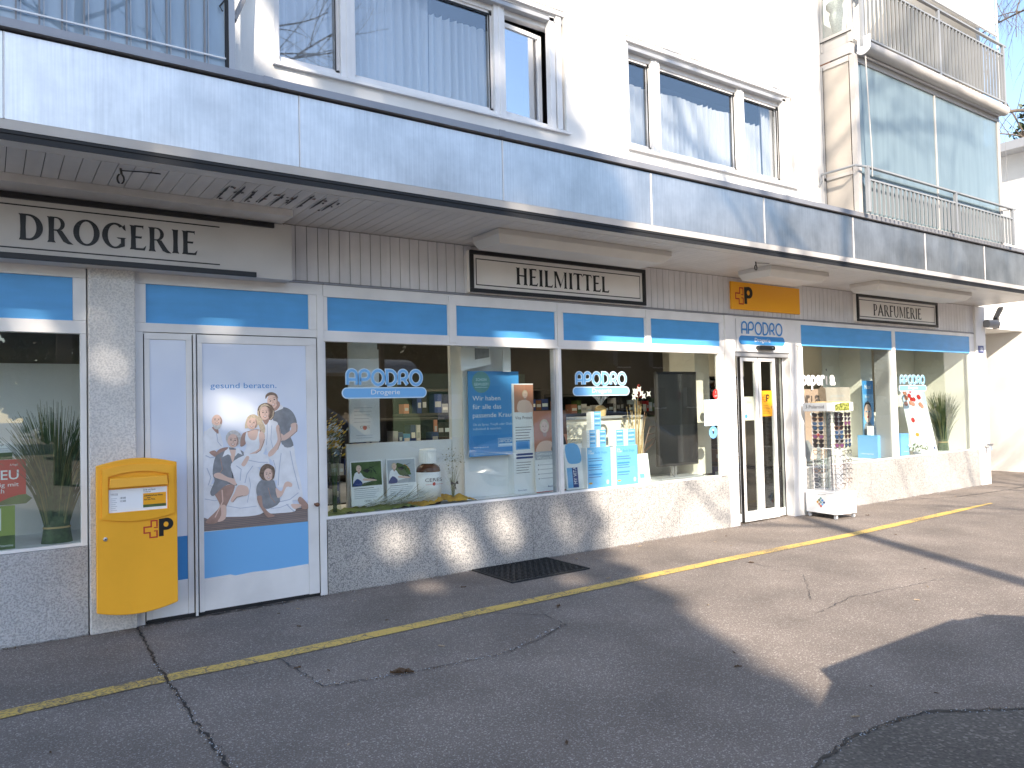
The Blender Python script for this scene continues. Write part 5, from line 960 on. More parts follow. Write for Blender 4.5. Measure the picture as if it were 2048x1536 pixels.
vbox('large blue and white box, left of the two large ones', 5.60, 5.97, .21, .647, 1.11); vbox('large blue and white box, right of the two large ones', 6.04, 6.40, .21, .647, 1.11)
vbox('small box on the left large box, left one of the pair', 5.63, 5.77, .23, 1.112, 1.31, False, 'small boxes on the large boxes'); vbox('small box on the left large box, right one of the pair', 5.785, 5.92, .23, 1.112, 1.31, False, 'small boxes on the large boxes')
vbox('small box on the right large box, left one of the pair', 6.03, 6.20, .23, 1.112, 1.30, False, 'small boxes on the large boxes'); vbox('small box on the right large box, right one of the pair', 6.215, 6.39, .23, 1.112, 1.30, False, 'small boxes on the large boxes')
vbox('topmost small box standing on the left pair', 5.71, 5.86, .24, 1.312, 1.52, False, 'small boxes on the large boxes')
def a_c(g, fr, w, h): lines(g, fr, .03, h*.6, w-.08, 3, .03); g.rect(fr, w*.25, w*.6, h*.14, h*.3, 1, 'lblue')
board('display_card', 'white card right of the large boxes', 'card', 6.45, 6.68, .647, .99, .28, 'white', a_c, lean=.12)
t = thing('display_screen', 'tall dark upright screen on a steel stand in the middle window', 'screen', (7.25, .38, .647)); fr = Fr((6.90, .35, .80), (1, 0, 0), (0, 0, 1)); g = MB(); g.fbox(fr, 0, .73, 0, 1.20, .05, 'dark'); g.build('casing', t, bev=.004); g = MB(); g.rect(fr, .025, .705, .03, 1.17, 3, 'screen'); g.build('glass_front', t)
g = MB(); g.text(fr, '20%', .16, .66, .05, 4, 'teal'); g.build('lettering', t) if False else None
g = MB(); g.box(7.17, 7.20, .38, .42, .66, .80, 'steel'); g.box(7.22, 7.25, .38, .42, .66, .80, 'steel'); g.box(6.85, 7.62, .26, .62, .647, .662, 'alug'); g.build('stand', t); g = MB(); g.tube([(7.12, .36, .79), (7.07, .32, .74), (7.1, .3, .68), (7.16, .34, .664)], .003, 5, 'black'); g.build('cable', t)
t = thing('reed_bouquet', 'tall straw coloured reeds and branches in front of the cream panel', 'bouquet', (6.66, .5, .647)); g = MB(); blades(g, (6.66, .5, .65), 46, 1.12, .09, .13, 'straw', 21, .0065); g.build('reeds', t)
g = MB(); r = random.Random(31)
for i in range(6): s = r.uniform(.15, .5); g.tube([(6.7, .5, .8), (6.75+s*.4, .5, 1.0+.1*i), (6.8+s, .48, 1.1+.1*i*.7), (6.75+s*1.5, .45, 1.2+.13*i)], [.005, .004, .003, .002], 4, 'woodr', cap=False)
for i in range(8): a = 6.62+r.uniform(-.1, .2); z = 1.68+r.uniform(0, .1); g.p2(Fr((a, .4, z)), smooth([(.05*math.cos(q)*(1 if j % 2 else .4), .05*math.sin(q)*(1 if j % 2 else .4)) for j, q in enumerate([k*.785 for k in range(8)])], 2), i, 'wflower')
g.build('branches', t)
t = thing('white_plant', 'whitish bushy dried plant left of the small boxes', 'plant', (5.5, .5, .647)); g = MB(); r = random.Random(6)
for i in range(420): a, b, cz = 5.62+r.gauss(0, .10), .55+r.gauss(0, .07), 1.12+r.gauss(0, .14); s = r.uniform(.006, .016); g.add([(a-s, b, cz-s), (a, b-s, cz), (a+s, b, cz+s), (a, b+s, cz+s*.3)], [(0, 1, 2, 3)], r.choice(['wflower', 'lgrey', 'pale']))
g.build('foliage', t); g = MB(); blades(g, (5.62, .55, .65), 20, .5, .02, .1, 'straw', 7, .003); g.build('stems', t)
t = thing('gift_basket', 'gift wrapped basket with cellophane on the cream panel ledge', 'basket', (6.55, 1.0, 1.45)); g = MB(); g.lathe((6.55, 1.02, 1.45), [(.06, 0), (.08, .1), (.03, .14)], 14, 'straw'); g.build('basket', t); g = MB()
for i in range(60): a = r.uniform(0, 6.28); g.tube([(6.55, 1.02, 1.58), (6.55+.05*math.cos(a), 1.02+.05*math.sin(a), 1.66), (6.55+.15*math.cos(a), 1.02+.1*math.sin(a), 1.72+r.uniform(0, .12))], .0025, 3, r.choice(['pale', 'white2', 'lgrey']), cap=False)
g.build('wrapping', t)
g = MB(); g.add([(7.05, .9, 1.68), (7.22, .9, 1.68), (7.15, .9, 1.86), (7.05, .94, 1.68), (7.22, .94, 1.68), (7.15, .94, 1.86)], [(0, 1, 2), (5, 4, 3), (0, 3, 4, 1), (1, 4, 5, 2), (2, 5, 3, 0)], 'red'); tag(g.build('red_pennant'), 'small red triangle ornament behind the reeds', 'ornament')
# right window
M['pskin2'] = mat('poster_skin', (.52, .36, .28), .6)
M['pinkc'] = mat('pale_pink_card', (.50, .43, .38), .6)
def a_face(g, fr, w, h):
    V = [(0, 0), (0, h)]; g.rect(fr, 0, w, 0, h, 1, 'pskin2'); g.p2(fr, smooth([(0, h*.0), (0, h*.98), (w*.28, h*.98), (w*.22, h*.7), (w*.08, h*.5), (w*.12, h*.3), (w*.3, h*.12), (w*.3, 0)], 3), 2, 'hairb'); g.p2(fr, smooth([(w*.05, h*.55), (w*.16, h*.8), (w*.3, h*.97), (w*.2, h*.97), (w*.03, h*.8)], 3), 3, 'blond'); g.p2(fr, smooth([(w*.75, h), (w*.78, h*.8), (w*.74, h*.6), (w, h*.5), (w, h)], 2), 3, 'hairb')
    g.p2(fr, ell(w*.55, h*.64, w*.10, h*.03, 16), 4, 'white'); g.p2(fr, ell(w*.56, h*.64, w*.045, h*.03, 14), 5, 'hairb'); g.stroke(fr, [(w*.42, h*.71), (w*.55, h*.75), (w*.70, h*.72)], .014, 4, 'hairb'); g.stroke(fr, [(w*.72, h*.6), (w*.78, h*.46), (w*.66, h*.44)], .008, 4, 'skind'); g.p2(fr, smooth([(w*.46, h*.34), (w*.62, h*.36), (w*.8, h*.36), (w*.62, h*.30)], 3), 4, 'red'); g.p2(fr, smooth([(0, 0), (w*.1, h*.22), (w*.35, h*.28), (w*.5, h*.18), (w*.7, h*.22), (w*.75, 0)], 2), 5, 'pgrey'); g.p2(fr, smooth([(w*.4, h*.02), (w*.55, h*.2), (w*.62, h*.25), (w*.6, h*.0)], 2), 6, 'skin')
board('portrait_poster', 'large close-up portrait poster of a woman behind the eyewear stand', 'poster', 9.86, 10.62, .70, 1.76, .42, 'sign', a_face)
def a_pro(g, fr, w, h): g.text(fr, 'proderm', w*.5, h*.45, .055, 1, 'lgrey', al='c', w=.36); g.rect(fr, w*.38, w*.62, h*.28, h*.3, 1, 'lgrey'); g.text(fr, 'sonnenschutz', w*.5, h*.12, .022, 1, 'lgrey', al='c', w=.28)
board('lettered_placard', 'pale panel lettered proderm above the eyewear stand', 'panel', 10.85, 11.58, 1.50, 1.79, .60, 'pinkc', a_pro)
def a_man(g, fr, w, h):
    g.rect(fr, 0, w, h*.75, h, 1, 'pblue'); g.text(fr, 'Nase?', w*.5, h*.85, .075, 2, 'white', al='c', w=w*.62); g.text(fr, 'frei', w*.4, h*.68, .05, 2, 'white', al='c', w=w*.4); g.p2(fr, smooth([(0, 0), (w*.1, h*.2), (w*.5, h*.26), (w*.8, h*.12), (w*.85, 0)], 2), 2, 'pgrey'); g.p2(fr, ell(w*.4, h*.47, w*.36, h*.15, 18), 3, 'ink'); g.p2(fr, ell(w*.4, h*.40, w*.36, h*.17, 18), 4, 'skin'); [g.p2(fr, ell(w*x, h*.43, w*.07, h*.012, 8), 5, 'navy') for x in (.25, .55)]; g.rect(fr, w*.1, w*.7, h*.42, h*.44, 4.5, 'pale'); g.p2(fr, ell(w*.4, h*.33, w*.09, h*.018, 10), 5, 'red'); g.stroke(fr, [(w*.4, h*.43), (w*.46, h*.375), (w*.38, h*.37)], .008, 5, 'skind')
board('blue_poster', 'narrow blue poster of a man touching his nose', 'poster', 11.79, 12.10, 1.00, 1.89, .50, 'lblue', a_man)
def bbox(lab, x0, x1):
    t = thing('blue_box', lab, 'box', ((x0+x1)/2, .4, .633), 'blue display boxes in the right window'); g = MB(); g.box(x0, x1, .24, .58, .633, 1.0, 'lblue'); g.build('carton', t, bev=.003); g = MB(); g.text(Fr((x0, .24, .633)), 'rhinospray', .08, .06, .025, 1, 'white', w=(x1-x0)*.6); g.build('lettering', t); g = MB(); g.text(Fr((x0-.0005, .58, .633), (0, -1, 0)), 'rhinospray', .05, .06, .025, 1, 'white', w=.22); g.build('lettering', t)
bbox('wide blue display box left of the window bar', 11.72, 12.20); bbox('narrow blue display box right of the window bar', 12.42, 12.68)
for i, (x, h, lab) in enumerate(((11.75, .15, 'leftmost small white carton on the wide blue box'), (11.87, .13, 'second small white carton on the wide blue box'), (12.0, .22, 'tallest small white carton on the wide blue box'), (12.5, .15, 'small white carton on the narrow blue box'))):
    t = thing('small_carton', lab, 'carton', (x+.05, .4, 1.0)); g = MB(); g.box(x, x+.09, .36, .43, 1.001, 1.0+h, 'white'); g.build('carton', t); g = MB(); lines(g, Fr((x, .36, 1.0)), .01, h*.8, .07, 4, h*.18, 'lgrey', .006); g.build('print', t)
def a_pill(g, fr, w, h):
    g.p2(fr, [(0, h*.62), (w, h*.72), (w, h), (0, h)], 1, 'pale'); r = random.Random(8)
    for i in range(16): g.p2(fr, ell(w*r.uniform(.05, .75), h*r.uniform(.68, .97), w*.075, h*.035, 10, r.uniform(0, 90), r.uniform(0, 90)+360), 2+i, r.choice(['red', 'red', 'orange']))
    g.p2(fr, ell(w*.25, h*.5, w*.08, h*.04, 12), 2, 'red'); lines(g, fr, w*.42, h*.52, w*.5, 2, .04, 'ink', .009); lines(g, fr, w*.42, h*.42, w*.5, 6, .045, 'lgrey', .006); g.p2(fr, ell(w*.3, h*.28, w*.08, h*.03, 12), 2, 'cloth'); lines(g, fr, w*.08, h*.15, w*.35, 3, .03, 'ink', .008); g.p2(fr, [(w*.85, h*.06), (w*.9, h*.09), (w*.95, h*.06), (w*.9, h*.03)], 2, 'navy')
board('leaning_poster', 'white leaning poster with red capsules near the right end', 'poster', 12.95, 13.75, .634, 1.80, .30, 'white', a_pill, lean=.18)
t = thing('white_flowers', 'low white flower cushion at the foot of the leaning poster', 'flowers', (12.85, .2, .633)); g = MB(); r = random.Random(16)
for i in range(300): a, b, cz = 12.9+r.gauss(0, .11), .2+r.gauss(0, .04), .70+abs(r.gauss(0, .06)); s = r.uniform(.01, .02); g.add([(a-s, b, cz-s), (a, b-s, cz), (a+s, b, cz+s), (a, b+s, cz)], [(0, 1, 2, 3)], r.choice(['wflower', 'wflower', 'green', 'white']))
g.build('blossoms', t)
g = MB()
for x, z0, h in ((12.15, 1.0, .34), (12.28, 1.0, .44), (12.38, 1.0, .38)): g.tube([(x, .75, z0-.3), (x+.02, .75, z0+h-.1), (x-.02, .75, z0+h)], [.018, .014, .004], 6, 'grey')
tag(g.build('dark_sticks'), 'three dark slender sticks behind the blue boxes', 'sticks')

# ================================================================ eyewear stand on castors
RK = thing('eyewear_stand', 'white revolving eyewear stand on castors beside the entrance', 'display stand', (9.45, -.36, 0))
rz = R(-7); cx, cy = 9.455, -.355
def rk(a, b, c=0): return (cx+a*math.cos(rz)-b*math.sin(rz), cy+a*math.sin(rz)+b*math.cos(rz), c)
def rbox(g, a0, a1, b0, b1, z0, z1, k): g.add([rk(a0, b0, z0), rk(a1, b0, z0), rk(a1, b1, z0), rk(a0, b1, z0), rk(a0, b0, z1), rk(a1, b0, z1), rk(a1, b1, z1), rk(a0, b1, z1)], [(0, 3, 2, 1), (4, 5, 6, 7), (0, 1, 5, 4), (1, 2, 6, 5), (2, 3, 7, 6), (3, 0, 4, 7)], k)
g = MB(); rbox(g, -.20, .20, -.245, .245, .065, .345, 'white'); rbox(g, -.206, .206, -.251, .251, .346, .356, 'white'); base = g.build('cabinet', RK, bev=.003)
fl = Fr(rk(-.2005, .245, .065), Vector(rk(0, -1))-Vector(rk(0, 0)), (0, 0, 1)); g = MB(); cols = ['red', 'orange', 'cloth', 'lblue', 'teal', 'green', 'navy', 'pblue', 'teal']
for i in range(3):
    for j in range(3): ax = .245+(i-j)*.026; ay = .12+(i+j)*.026-.025; g.p2(fl, [(ax, ay-.021), (ax+.021, ay), (ax, ay+.021), (ax-.021, ay)], 1, cols[i*3+j])
g.build('emblem', RK); g = MB(); g.stroke(fl, [(.16, .255), (.24, .245), (.33, .258)], .006, 2, 'grey'); g.build('handle', RK)
for i, (a, b) in enumerate(((-.17, -.21), (.17, -.21), (-.17, .21), (.17, .21))):
    g = MB(); p = rk(a, b); g.box(p[0]-.018, p[0]+.018, p[1]-.018, p[1]+.018, .045, .064, 'steel'); cst = g.build('castor', RK); g = MB(); g.tube([(p[0]-.012, p[1]+.004, .026), (p[0]+.012, p[1]-.004, .026)], .0255, 14, 'lgrey'); g.build('wheel', cst)
g = MB(); g.tube([rk(0, 0, .35), rk(0, 0, 1.44)], .03, 12, 'alug'); 
for (a0, a1, b0, b1) in ((-.13, -.115, -.17, .17), (.115, .13, -.17, .17), (-.114, .114, -.17, -.155), (-.114, .114, .155, .17)): rbox(g, a0, a1, b0, b1, .37, .38, 'alug'); rbox(g, a0, a1, b0, b1, .93, .94, 'white')
g.build('pole', RK)
g = MB()
for (a, b) in ((-.125, -.165), (.125, -.165), (-.125, .165), (.125, .165), (-.125, 0), (0, -.165), (.125, 0)): p = rk(a, b); g.box(p[0]-.004, p[0]+.004, p[1]-.004, p[1]+.004, .36, 1.44, 'white2')
rbox(g, -.06, .06, -.158, -.154, .40, .92, 'white'); rbox(g, -.06, .06, -.158, -.154, .96, 1.43, 'white2'); rbox(g, -.118, -.114, -.10, .10, .40, 1.43, 'cglass'); g.build('rails', RK)
g = MB(); rbox(g, -.20, .20, -.245, .245, 1.44, 1.555, 'white'); hd = g.build('header', RK)
fl = Fr(rk(-.2012, .245, 1.44), Vector(rk(0, -1))-Vector(rk(0, 0)), (0, 0, 1)); ff = Fr(rk(-.20, -.2462, 1.44), Vector(rk(1, 0))-Vector(rk(0, 0)), (0, 0, 1))
g = MB(); g.rect(fl, .0, .40, .002, .113, 1, 'lgrey'); g.text(fl, 'Polaroid', .10, .04, .045, 2, 'ink', w=.25, bold=.01); g.stroke(fl, [(.05, .04), (.075, .055), (.06, .07), (.06, .09)], .008, 2, 'ink'); g.build('lettering', hd)
M['hedge'] = vmat('hedge_print', [(.03, .04, .012), (.20, .22, .04), (.42, .42, .12)], 40); g = MB(); g.rect(ff, .04, .33, .004, .112, 1, 'hedge'); g.p2(ff, [(.04, .112), (.04, .085), (.2, .112)], 2, 'lgrey'); g.build('picture', hd)
for dx, dy, lab in ((-.02, .10, 'left straw disc lying on top of the eyewear stand'), (.05, -.09, 'right straw disc lying on top of the eyewear stand')): g = MB(); p = rk(dx, dy, 1.556); g.lathe(p, [(.11, 0), (.14, .005), (.125, .012), (.04, .015), (0, .015)], 24, 'straw'); tag(g.build('straw_disc', sm=True), lab, 'straw disc')
# pairs of glasses
def spectacles(kl, kf):
    g = MB(); fr = Fr((0, 0, 0)); w = .028
    for s in (-1, 1):
        L = smooth([(s*.008, .010), (s*.034, .020), (s*.066, .017), (s*.062, -.012), (s*.036, -.024), (s*.012, -.012)], 3)
        if kl: g.p2(fr, L if s < 0 else L[::-1], 1, kl)
        g.tube([(a, 0, b) for a, b in L]+[(L[0][0], 0, L[0][1])], .0042 if kl else .0030, 4, kf, cap=False)
    return g
def temples(kf):
    g = MB(); g.tube([(-.01, 0, .008), (.01, 0, .008)], .003, 4, kf)
    for s in (-1, 1): g.tube([(s*.066, 0, .014), (s*.066, .07, .014), (s*.06, .11, -.006)], .0025, 4, kf)
    return g
PRO = {}
def glasses(kl, kf, loc, rot, lab, grp):
    if (kl, kf) not in PRO:
        e = thing('sunglasses' if kl else 'reading_glasses', lab, 'glasses'); spectacles(kl, kf).build('front', e); temples(kf).build('temples', e); PRO[(kl, kf)] = e; o = e
    else: o = copy_tree(PRO[(kl, kf)])
    o.location = loc; o.rotation_euler = rot; o.scale = (1.12, 1.12, 1.2); o['label'] = lab; o['category'] = 'glasses'; o['group'] = grp
ords = ['first', 'second', 'third', 'fourth', 'fifth', 'sixth', 'seventh', 'eighth']
r = random.Random(77)
CK = [('lens', 'black', 'black'), ('lensp', 'frame', 'purple'), ('lensb', 'black', 'blue black'), ('lens', 'frame', 'brown rimmed'), ('lens', 'black', 'black'), ('lens', 'grey', 'grey rimmed'), ('lensb', 'grey', 'blue grey')]
for ci, (col, aa, bb, ang, n) in enumerate((('left side', -.185, .02, rz-math.pi/2+.25, 8), ('middle', -.055, -.215, rz-.1, 8), ('right', .125, -.205, rz+.15, 8))):
    for i in range(n):
        z = 1.39-i*.059; kl, kf, nm = CK[(i*3+ci) % 7] if i else CK[0]
        glasses(kl, kf, rk(aa, bb, z), (r.uniform(-.08, .12), r.uniform(-.05, .05), ang), f'{nm} sunglasses in the {col} column of the stand, {ords[i]} row from the top', 'sunglasses in the upper half of the stand')
for ci, (col, aa, bb, ang, n) in enumerate((('left side', -.185, .02, rz-math.pi/2+.25, 8), ('middle', -.055, -.215, rz-.1, 8), ('right', .125, -.205, rz+.15, 8))):
    for i in range(n):
        z = .885-i*.063; kf = ['frame', 'grey', 'ink', 'railg'][(i+ci) % 4]; nm = ['brown', 'grey', 'black', 'pale grey'][(i+ci) % 4]
        glasses(None, kf, rk(aa, bb, z), (r.uniform(-.08, .12), r.uniform(-.05, .05), ang), f'clear {nm} rimmed reading glasses in the {col} column, {ords[i]} row below the divider', 'reading glasses in the lower half of the stand')

# ================================================================ trees, cars and the other side of the street
def limb(g, p, d, L, r0, lev, rr, droop=0, mk='bark', tips=None, spread=.55):
    P = [Vector(p)]; d = Vector(d).normalized(); n = 6 if lev > 0 else 4
    for i in range(n):
        d = (d+Vector((rr.gauss(0, .10), rr.gauss(0, .10), rr.gauss(0, .06)-droop))).normalized(); P.append(P[-1]+d*L/n)
    r1 = r0*(.55 if lev > 0 else .3); rad = [r0+(r1-r0)*i/n for i in range(n+1)]
    g.tube(P, rad, 8 if lev > 2 else 5 if lev > 0 else 3, mk, cap=False)
    if lev == 0:
        if tips is not None: tips.append(P[-1]); tips.append(P[2])
        return
    k = {5: 6, 4: 6, 3: 5, 2: 5, 1: 4}.get(lev, 4)
    for i in range(k):
        q = .3+.7*(i+rr.random()*.7)/k if lev > 2 else .2+.8*(i+rr.random()*.6)/k; q = min(q, .999); j = int(q*n); pp = P[j].lerp(P[j+1], q*n-j); dd = (P[j+1]-P[j]).normalized()
        ax = Vector((rr.gauss(0, 1), rr.gauss(0, 1), rr.gauss(0, .4))).normalized(); nd = (dd+ax.cross(dd).normalized()*rr.uniform(.6, 1.3)*spread*1.6+Vector((0, 0, .15 if droop == 0 else -.1))).normalized()
        limb(g, pp, nd, L*rr.uniform(.45, .65), max(.004, rad[j]*rr.uniform(.4, .6)), lev-1, rr, droop*1.5, mk, tips, spread)
def bare_tree(lab, base, H, r0, seed, lean=(0, 0), lev=4, droop=0, clear=.45, grp=None, bend=0.0):
    t = thing('bare_tree', lab, 'tree', base, grp); rr = random.Random(seed); g = MB(); b = Vector(base)
    P = [b+Vector((lean[0]*(i/8)**1.3*H, lean[1]*(i/8)*H, H*i/8)) for i in range(9)]; rad = [r0*(1-.75*i/8) for i in range(9)]
    g.tube(P, rad, 12, 'bark', cap=False); g.build('trunk', t, sm=True); g = MB()
    for i in range(16):
        q = clear+(1-clear)*(i+.5*rr.random())/16; q = min(q, .99); j = int(q*8); pp = P[j].lerp(P[j+1], q*8-j); a = rr.uniform(0, 6.28)
        limb(g, pp, (math.cos(a), math.sin(a), rr.uniform(.25, .9)), H*.30*(1.15-q*.5), rad[j]*.45, lev-2, rr, droop, 'bark')
    g.build('branches', t); return t
bare_tree('tall leafless street tree across the road, its shadow crossing the pavement', (1.45, -14.3, 0), 16.5, .19, 11, lean=(.022, 0.0), clear=.58)
bare_tree('leafless tree beside the tall street tree, seen only in the windows', (6.2, -17.5, 0), 15, .17, 23, lean=(-.01, 0), clear=.35)
bare_tree('thin leafless tree near the green wagon, seen only in the windows', (10.5, -16.0, 0), 11, .11, 29, clear=.3)
bare_tree('leafless weeping tree rising behind the neighbouring house', (26.4, 1.5, 0), 17, .22, 31, lev=5, droop=.10, clear=.35)
# ivy hanging on the weeping tree's low limb
t = thing('ivy_clump', 'dark ivy clump on the tree behind the neighbouring house', 'ivy', (24.3, 2.2, 8)); g = MB(); rr = random.Random(9)
for i in range(2600):
    k = rr.choice([(26.2, 3.25, 9.1, .30, .45), (26.25, 3.2, 8.2, .32, .5), (26.3, 3.15, 7.3, .35, .6), (26.5, 3.2, 9.9, .25, .5)]); c = Vector((rr.gauss(k[0], k[3]), rr.gauss(k[1], k[3]*.7), rr.gauss(k[2], k[4]*.7))); s = rr.uniform(.05, .10); a = Vector((rr.gauss(0, 1), rr.gauss(0, 1), rr.gauss(0, 1))).normalized()*s; b = a.cross(Vector((rr.gauss(0, 1), rr.gauss(0, 1), rr.gauss(0, 1)))).normalized()*s
    g.add([c-a, c-b*.7, c+a, c+b*.7], [(0, 1, 2, 3)], 'leafd')
g.build('foliage', t); g = MB(); limb(g, (27.5, 3.4, 7.5), (-.9, -.15, .35), 3.2, .10, 2, rr, 0); g.build('branches', t)
# dense ivy-covered tree whose crown shades the left of the scene; outline and gaps shaped to place the shade and sun patches
HOLES = [((.76, -.05, 2.12), .22), ((.80, 0, 1.78), .16), ((1.68, 0, 1.57), .22), ((1.34, 0, 1.42), .14), ((.05, -2.1, 0), .40), ((3.7, 0, .28), .30), ((3.1, 0, .40), .20), ((2.75, 0, .22), .14), ((3.3, -.35, 0), .2), ((2.1, -.6, 0), .14), ((4.35, 0, .42), .26), ((4.95, 0, .30), .30),
         ((1.62, -.76, 4.55), .24), ((1.95, -.76, 4.20), .22), ((2.6, -.76, 4.14), .12), ((1.6, 0, 2.34), .20), ((4.35, -1.05, 0), .22), ((4.5, 0, 2.28), .30), ((5.0, 0, 2.0), .2), ((.3, 0, 2.2), .2)]
HV = [(Vector(p), rd) for p, rd in HOLES]; e1 = Vector((math.cos(AZ), -math.sin(AZ), 0))
t = thing('dense_tree', 'dense dark ivy-covered tree across the road shading the left shop front', 'tree', (-11.2, -21.5, 0)); rr = random.Random(101); g = MB()
ctr = e1*1.0+Vector((-math.sin(AZ), -math.cos(AZ), 0))*22.0
g.tube([Vector((ctr.x, ctr.y, 0)), Vector((ctr.x+.2, ctr.y, 8)), Vector((ctr.x, ctr.y+.1, 22))], [.5, .4, .12], 10, 'bark', cap=False); g.build('trunk', t, sm=True)
g = MB(); cnt = 0; dpt = Vector((-math.sin(AZ), -math.cos(AZ), 0))
while cnt < 21000:
    a = rr.uniform(-4.2, 3.95); z = rr.uniform(8.5, 22) if rr.random() < .88 else rr.uniform(3, 8.5); d = rr.uniform(-2.6, 2.6)
    edge = 3.92+.28*math.sin(z*1.1)+.18*math.sin(z*2.7+1)-(max(0, z-17.3)*.6)
    if a > edge: continue
    c = Vector((ctr.x, ctr.y, 0))+e1*a+dpt*d; c.z = z
    bad = False
    for p, rd in HV:
        v = c-p; s = v.dot(S); q = (v-S*s).length
        if q < rd*.75+.05 and rr.random() < .93: bad = True; break
    if bad: continue
    cnt += 1; s = rr.uniform(.15, .27); u = Vector((rr.gauss(0, 1), rr.gauss(0, 1), rr.gauss(0, 1))).normalized()*s; w = u.cross(Vector((rr.gauss(0, 1), rr.gauss(0, 1), rr.gauss(0, 1)))).normalized()*s
    g.add([c-u, c-w*.8, c+u, c+w*.8], [(0, 1, 2, 3)], 'leafd')
g.build('crown', t)
# cars
def car(lab, x0, L, yc_, w, H, kp, seed, flip=1):
    t = thing('parked_car', lab, 'car', (x0+L/2, yc_, 0), 'cars parked along the kerb'); X = (lambda u: x0+u*L) if flip > 0 else (lambda u: x0+L-u*L)
    def shell(prof, ws, k, name, par=t):
        g = MB(); n = len(prof); V = []
        for (u, z), ww in zip(prof, ws): V += [(X(u), yc_-ww, z), (X(u), yc_+ww, z)]
        return g, V
    # cross sections: (u, sill z, belt z, top z, half width low, half width top)
    sec = [(0, .35, .62, .66, .72, .66), (.02, .25, .78, .86, .84, .76), (.14, .22, .90, .98, .90, .80), (.26, .2, .95, 1.04, .92, .80), (.38, .2, .97, H-.12, .93, .70), (.46, .2, .98, H, .93, .68), (.70, .2, .99, H, .93, .68), (.86, .2, 1.0, H-.06, .92, .67), (.96, .24, .98, H-.45, .90, .68), (1.0, .30, .9, .96, .84, .70)]
    g = MB(); V = []
    for u, a, b, c, wl, wt in sec:
        x = X(u); wl *= w/1.86; wt *= w/1.86; V += [(x, yc_-wl, a), (x, yc_-wl*1.0, b), (x, yc_-wt, c-.04), (x, yc_-wt*.8, c), (x, yc_+wt*.8, c), (x, yc_+wt, c-.04), (x, yc_+wl, b), (x, yc_+wl, a)]
    F_ = []
    for i in range(len(sec)-1):
        for j in range(7): F_.append((i*8+j, i*8+j+1, (i+1)*8+j+1, (i+1)*8+j))
        F_.append((i*8+7, i*8, (i+1)*8, (i+1)*8+7))
    F_ += [tuple(range(8)), tuple(range(len(V)-1, len(V)-9, -1))]; g.add(V, F_, kp); o = g.build('body', t, sm=True)
    m = o.modifiers.new('s', 'SUBSURF'); m.levels = m.render_levels = 1
    for s in (-1, 1):
        g = MB(); wl = .935*w/1.86; wt = .72*w/1.86; g.add([(X(.40), yc_+s*(wl+.004), 1.02), (X(.84), yc_+s*(wl+.002), 1.03), (X(.82), yc_+s*(wt+.012), H-.13), (X(.485), yc_+s*(wt+.012), H-.12)], [(0, 1, 2, 3)], 'carg'); g.build('side_window', t)
        g = MB(); g.box(min(X(.39), X(.43)), max(X(.39), X(.43)), yc_+s*(wl+.14)-.05, yc_+s*(wl+.14)+.05, 1.02, 1.14, kp); g.build('mirror', t, bev=.02)
        g = MB(); g.box(min(X(.012), X(.05)), max(X(.012), X(.05)), yc_+s*.62-.15, yc_+s*.62+.15, .66, .76, 'white'); g.build('headlight', t, bev=.02)
    g = MB(); g.add([(X(.29), yc_-.74, 1.06), (X(.29), yc_+.74, 1.06), (X(.445), yc_+.62, H-.03), (X(.445), yc_-.62, H-.03)], [(0, 1, 2, 3)], 'carg'); g.build('windscreen', t)
    for u in (.17, .82):
        for s in (-1, 1):
            g = MB(); c = (X(u), yc_+s*(w/2-.12), .34); g.tube([(c[0], c[1]-.11, c[2]), (c[0], c[1]+.11, c[2])], .34, 26, 'tyre'); wh = g.build('wheel', t); g = MB(); g.tube([(c[0], c[1]-.115, c[2]), (c[0], c[1]+.115, c[2])], .22, 20, 'steel'); g.build('rim', wh)
    return t
car('dark car parked behind the camera whose roof shadow falls on the asphalt', 1.95, 4.9, -6.74, 1.84, 1.80, 'carp', 1, flip=-1)
car('second dark car parked further along the kerb', 7.75, 4.3, -5.55, 1.78, 1.48, 'carp', 2, flip=1)
# green wagon
t = thing('construction_wagon', 'pale green site wagon with rounded roof across the road', 'wagon', (14.4, -18.5, 0)); g = MB(); g.box(12.6, 17.2, -19.6, -17.4, .55, 2.85, 'wagon'); g.build('body', t); g = MB()
g.prism(Fr((12.5, -18.5, 2.85), (0, -1, 0), (0, 0, 1)), ell(0, 0, 1.18, .55, 16, 0, 180), -4.8, 'alug'); g.build('roof', t)
g = MB(); g.box(13.3, 14.3, -17.39, -17.37, 1.2, 2.1, 'white'); g.build('notice', t); g = MB(); g.box(15.2, 16.0, -17.39, -17.36, .6, 2.4, 'green'); g.build('door', t)
for x in (13.4, 16.3): g = MB(); g.tube([(x, -19.3, .36), (x, -17.6, .36)], .36, 18, 'tyre'); g.build('wheel', t)
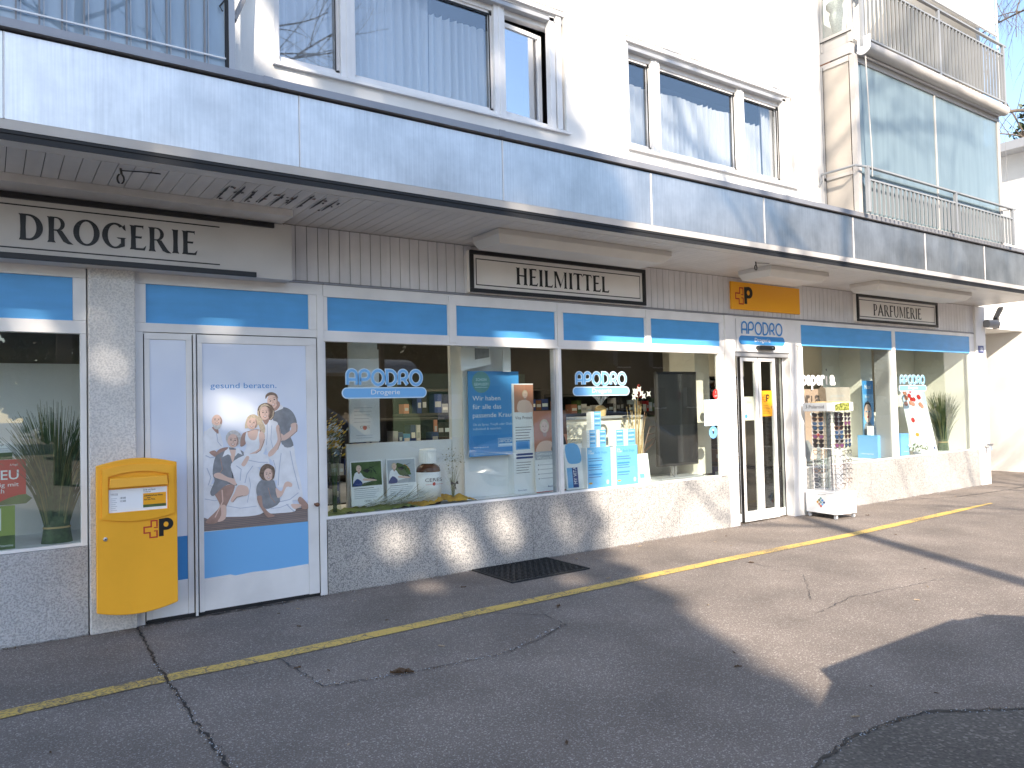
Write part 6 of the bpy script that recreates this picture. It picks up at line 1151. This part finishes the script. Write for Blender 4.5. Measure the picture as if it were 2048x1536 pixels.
# houses opposite
def house(lab, x0, x1, y0, y1, H, k, rf, seed, win=2.6):
    t = thing('house_opposite', lab, 'house', ((x0+x1)/2, (y0+y1)/2, 0)); g = MB(); g.box(x0, x1, y0, y1, 0, H, k); g.build('wall', t); g = MB()
    if rf: xm = .5; g.add([(x0-.5, y0-.5, H), (x1+.5, y0-.5, H), (x1+.5, y1+.5, H), (x0-.5, y1+.5, H), (x0+xm, (y0+y1)/2, H+rf), (x1-xm, (y0+y1)/2, H+rf)], [(0, 1, 5, 4), (2, 3, 4, 5), (1, 2, 5), (3, 0, 4), (0, 3, 2, 1)], 'roof')
    else: g.box(x0-.3, x1+.3, y0-.3, y1+.3, H, H+.3, 'roof')
    g.build('roof', t); z = 1.3
    while z < H-1.6:
        x = x0+1.2
        while x < x1-1.6:
            g = MB(); g.box(x, x+1.1, y1, y1+.03, z, z+1.4, 'carg'); g.box(x-.06, x+1.16, y1, y1+.08, z-.1, z-.02, 'white'); g.box(x-.4, x-.02, y1, y1+.04, z, z+1.4, 'pgrey'); g.build('window', t); x += win
        z += 2.9
    return t
house('tall beige rendered house opposite with small shuttered windows', 20.5, 28, -44, -34, 13, 'beige', 3, 1)
house('grey house with a dark roof opposite, left of the beige house', 6, 17, -46, -37, 8.5, 'greyr', 4.5, 2)
house('long brown apartment house opposite, furthest to the right', 31, 72, -46, -32, 12, 'brownr', 0, 3, 3.4)
house('low brown house opposite behind the dense tree', -24, 0, -52, -42, 7, 'room', 4, 4)
for (x, y, s, lab) in ((30, -29, 3.4, 'round dark evergreen tree right of the beige house'), (18.2, -30, 5.2, 'tall dark evergreen tree between the grey and the beige house'), (3, -31, 5, 'broad dark evergreen tree left of the grey house'), (12.5, -29, 4.2, 'dark evergreen tree in front of the grey house'), (31, -16, 8, 'big unseen evergreen tree added to darken fascia reflections, first of four'), (38, -19, 8.5, 'big unseen evergreen tree added to darken fascia reflections, second of four'), (45, -15, 8.5, 'big unseen evergreen tree added to darken fascia reflections, third of four'), (55, -18, 9.5, 'big unseen evergreen tree added to darken fascia reflections, last of four')):  # the last four are unseen additions that darken what the fascia reflects
    t = thing('evergreen_tree', lab, 'tree', (x, y, 0)); g = MB(); rr = random.Random(int(x)); g.tube([(x, y, 0), (x, y, s*.8)], [.2, .1], 8, 'bark'); g.build('trunk', t); g = MB()
    for i in range(3800 if s < 6 else 6000):
        v = Vector((rr.gauss(0, 1), rr.gauss(0, 1), rr.gauss(0, 1))).normalized()*s*.62*rr.random()**.25; c = Vector((x, y, s*.75))+v*(1+.25*noise.noise(v)); 
        if c.z < .1: continue
        q = rr.uniform(.14, .30)*(1 if s < 6 else 1.6); u = Vector((rr.gauss(0, 1), rr.gauss(0, 1), rr.gauss(0, 1))).normalized()*q; w = u.cross(Vector((rr.gauss(0, 1), rr.gauss(0, 1), rr.gauss(0, 1)))).normalized()*q; g.add([c-u, c-w, c+u, c+w], [(0, 1, 2, 3)], 'leafd')
    g.build('crown', t)
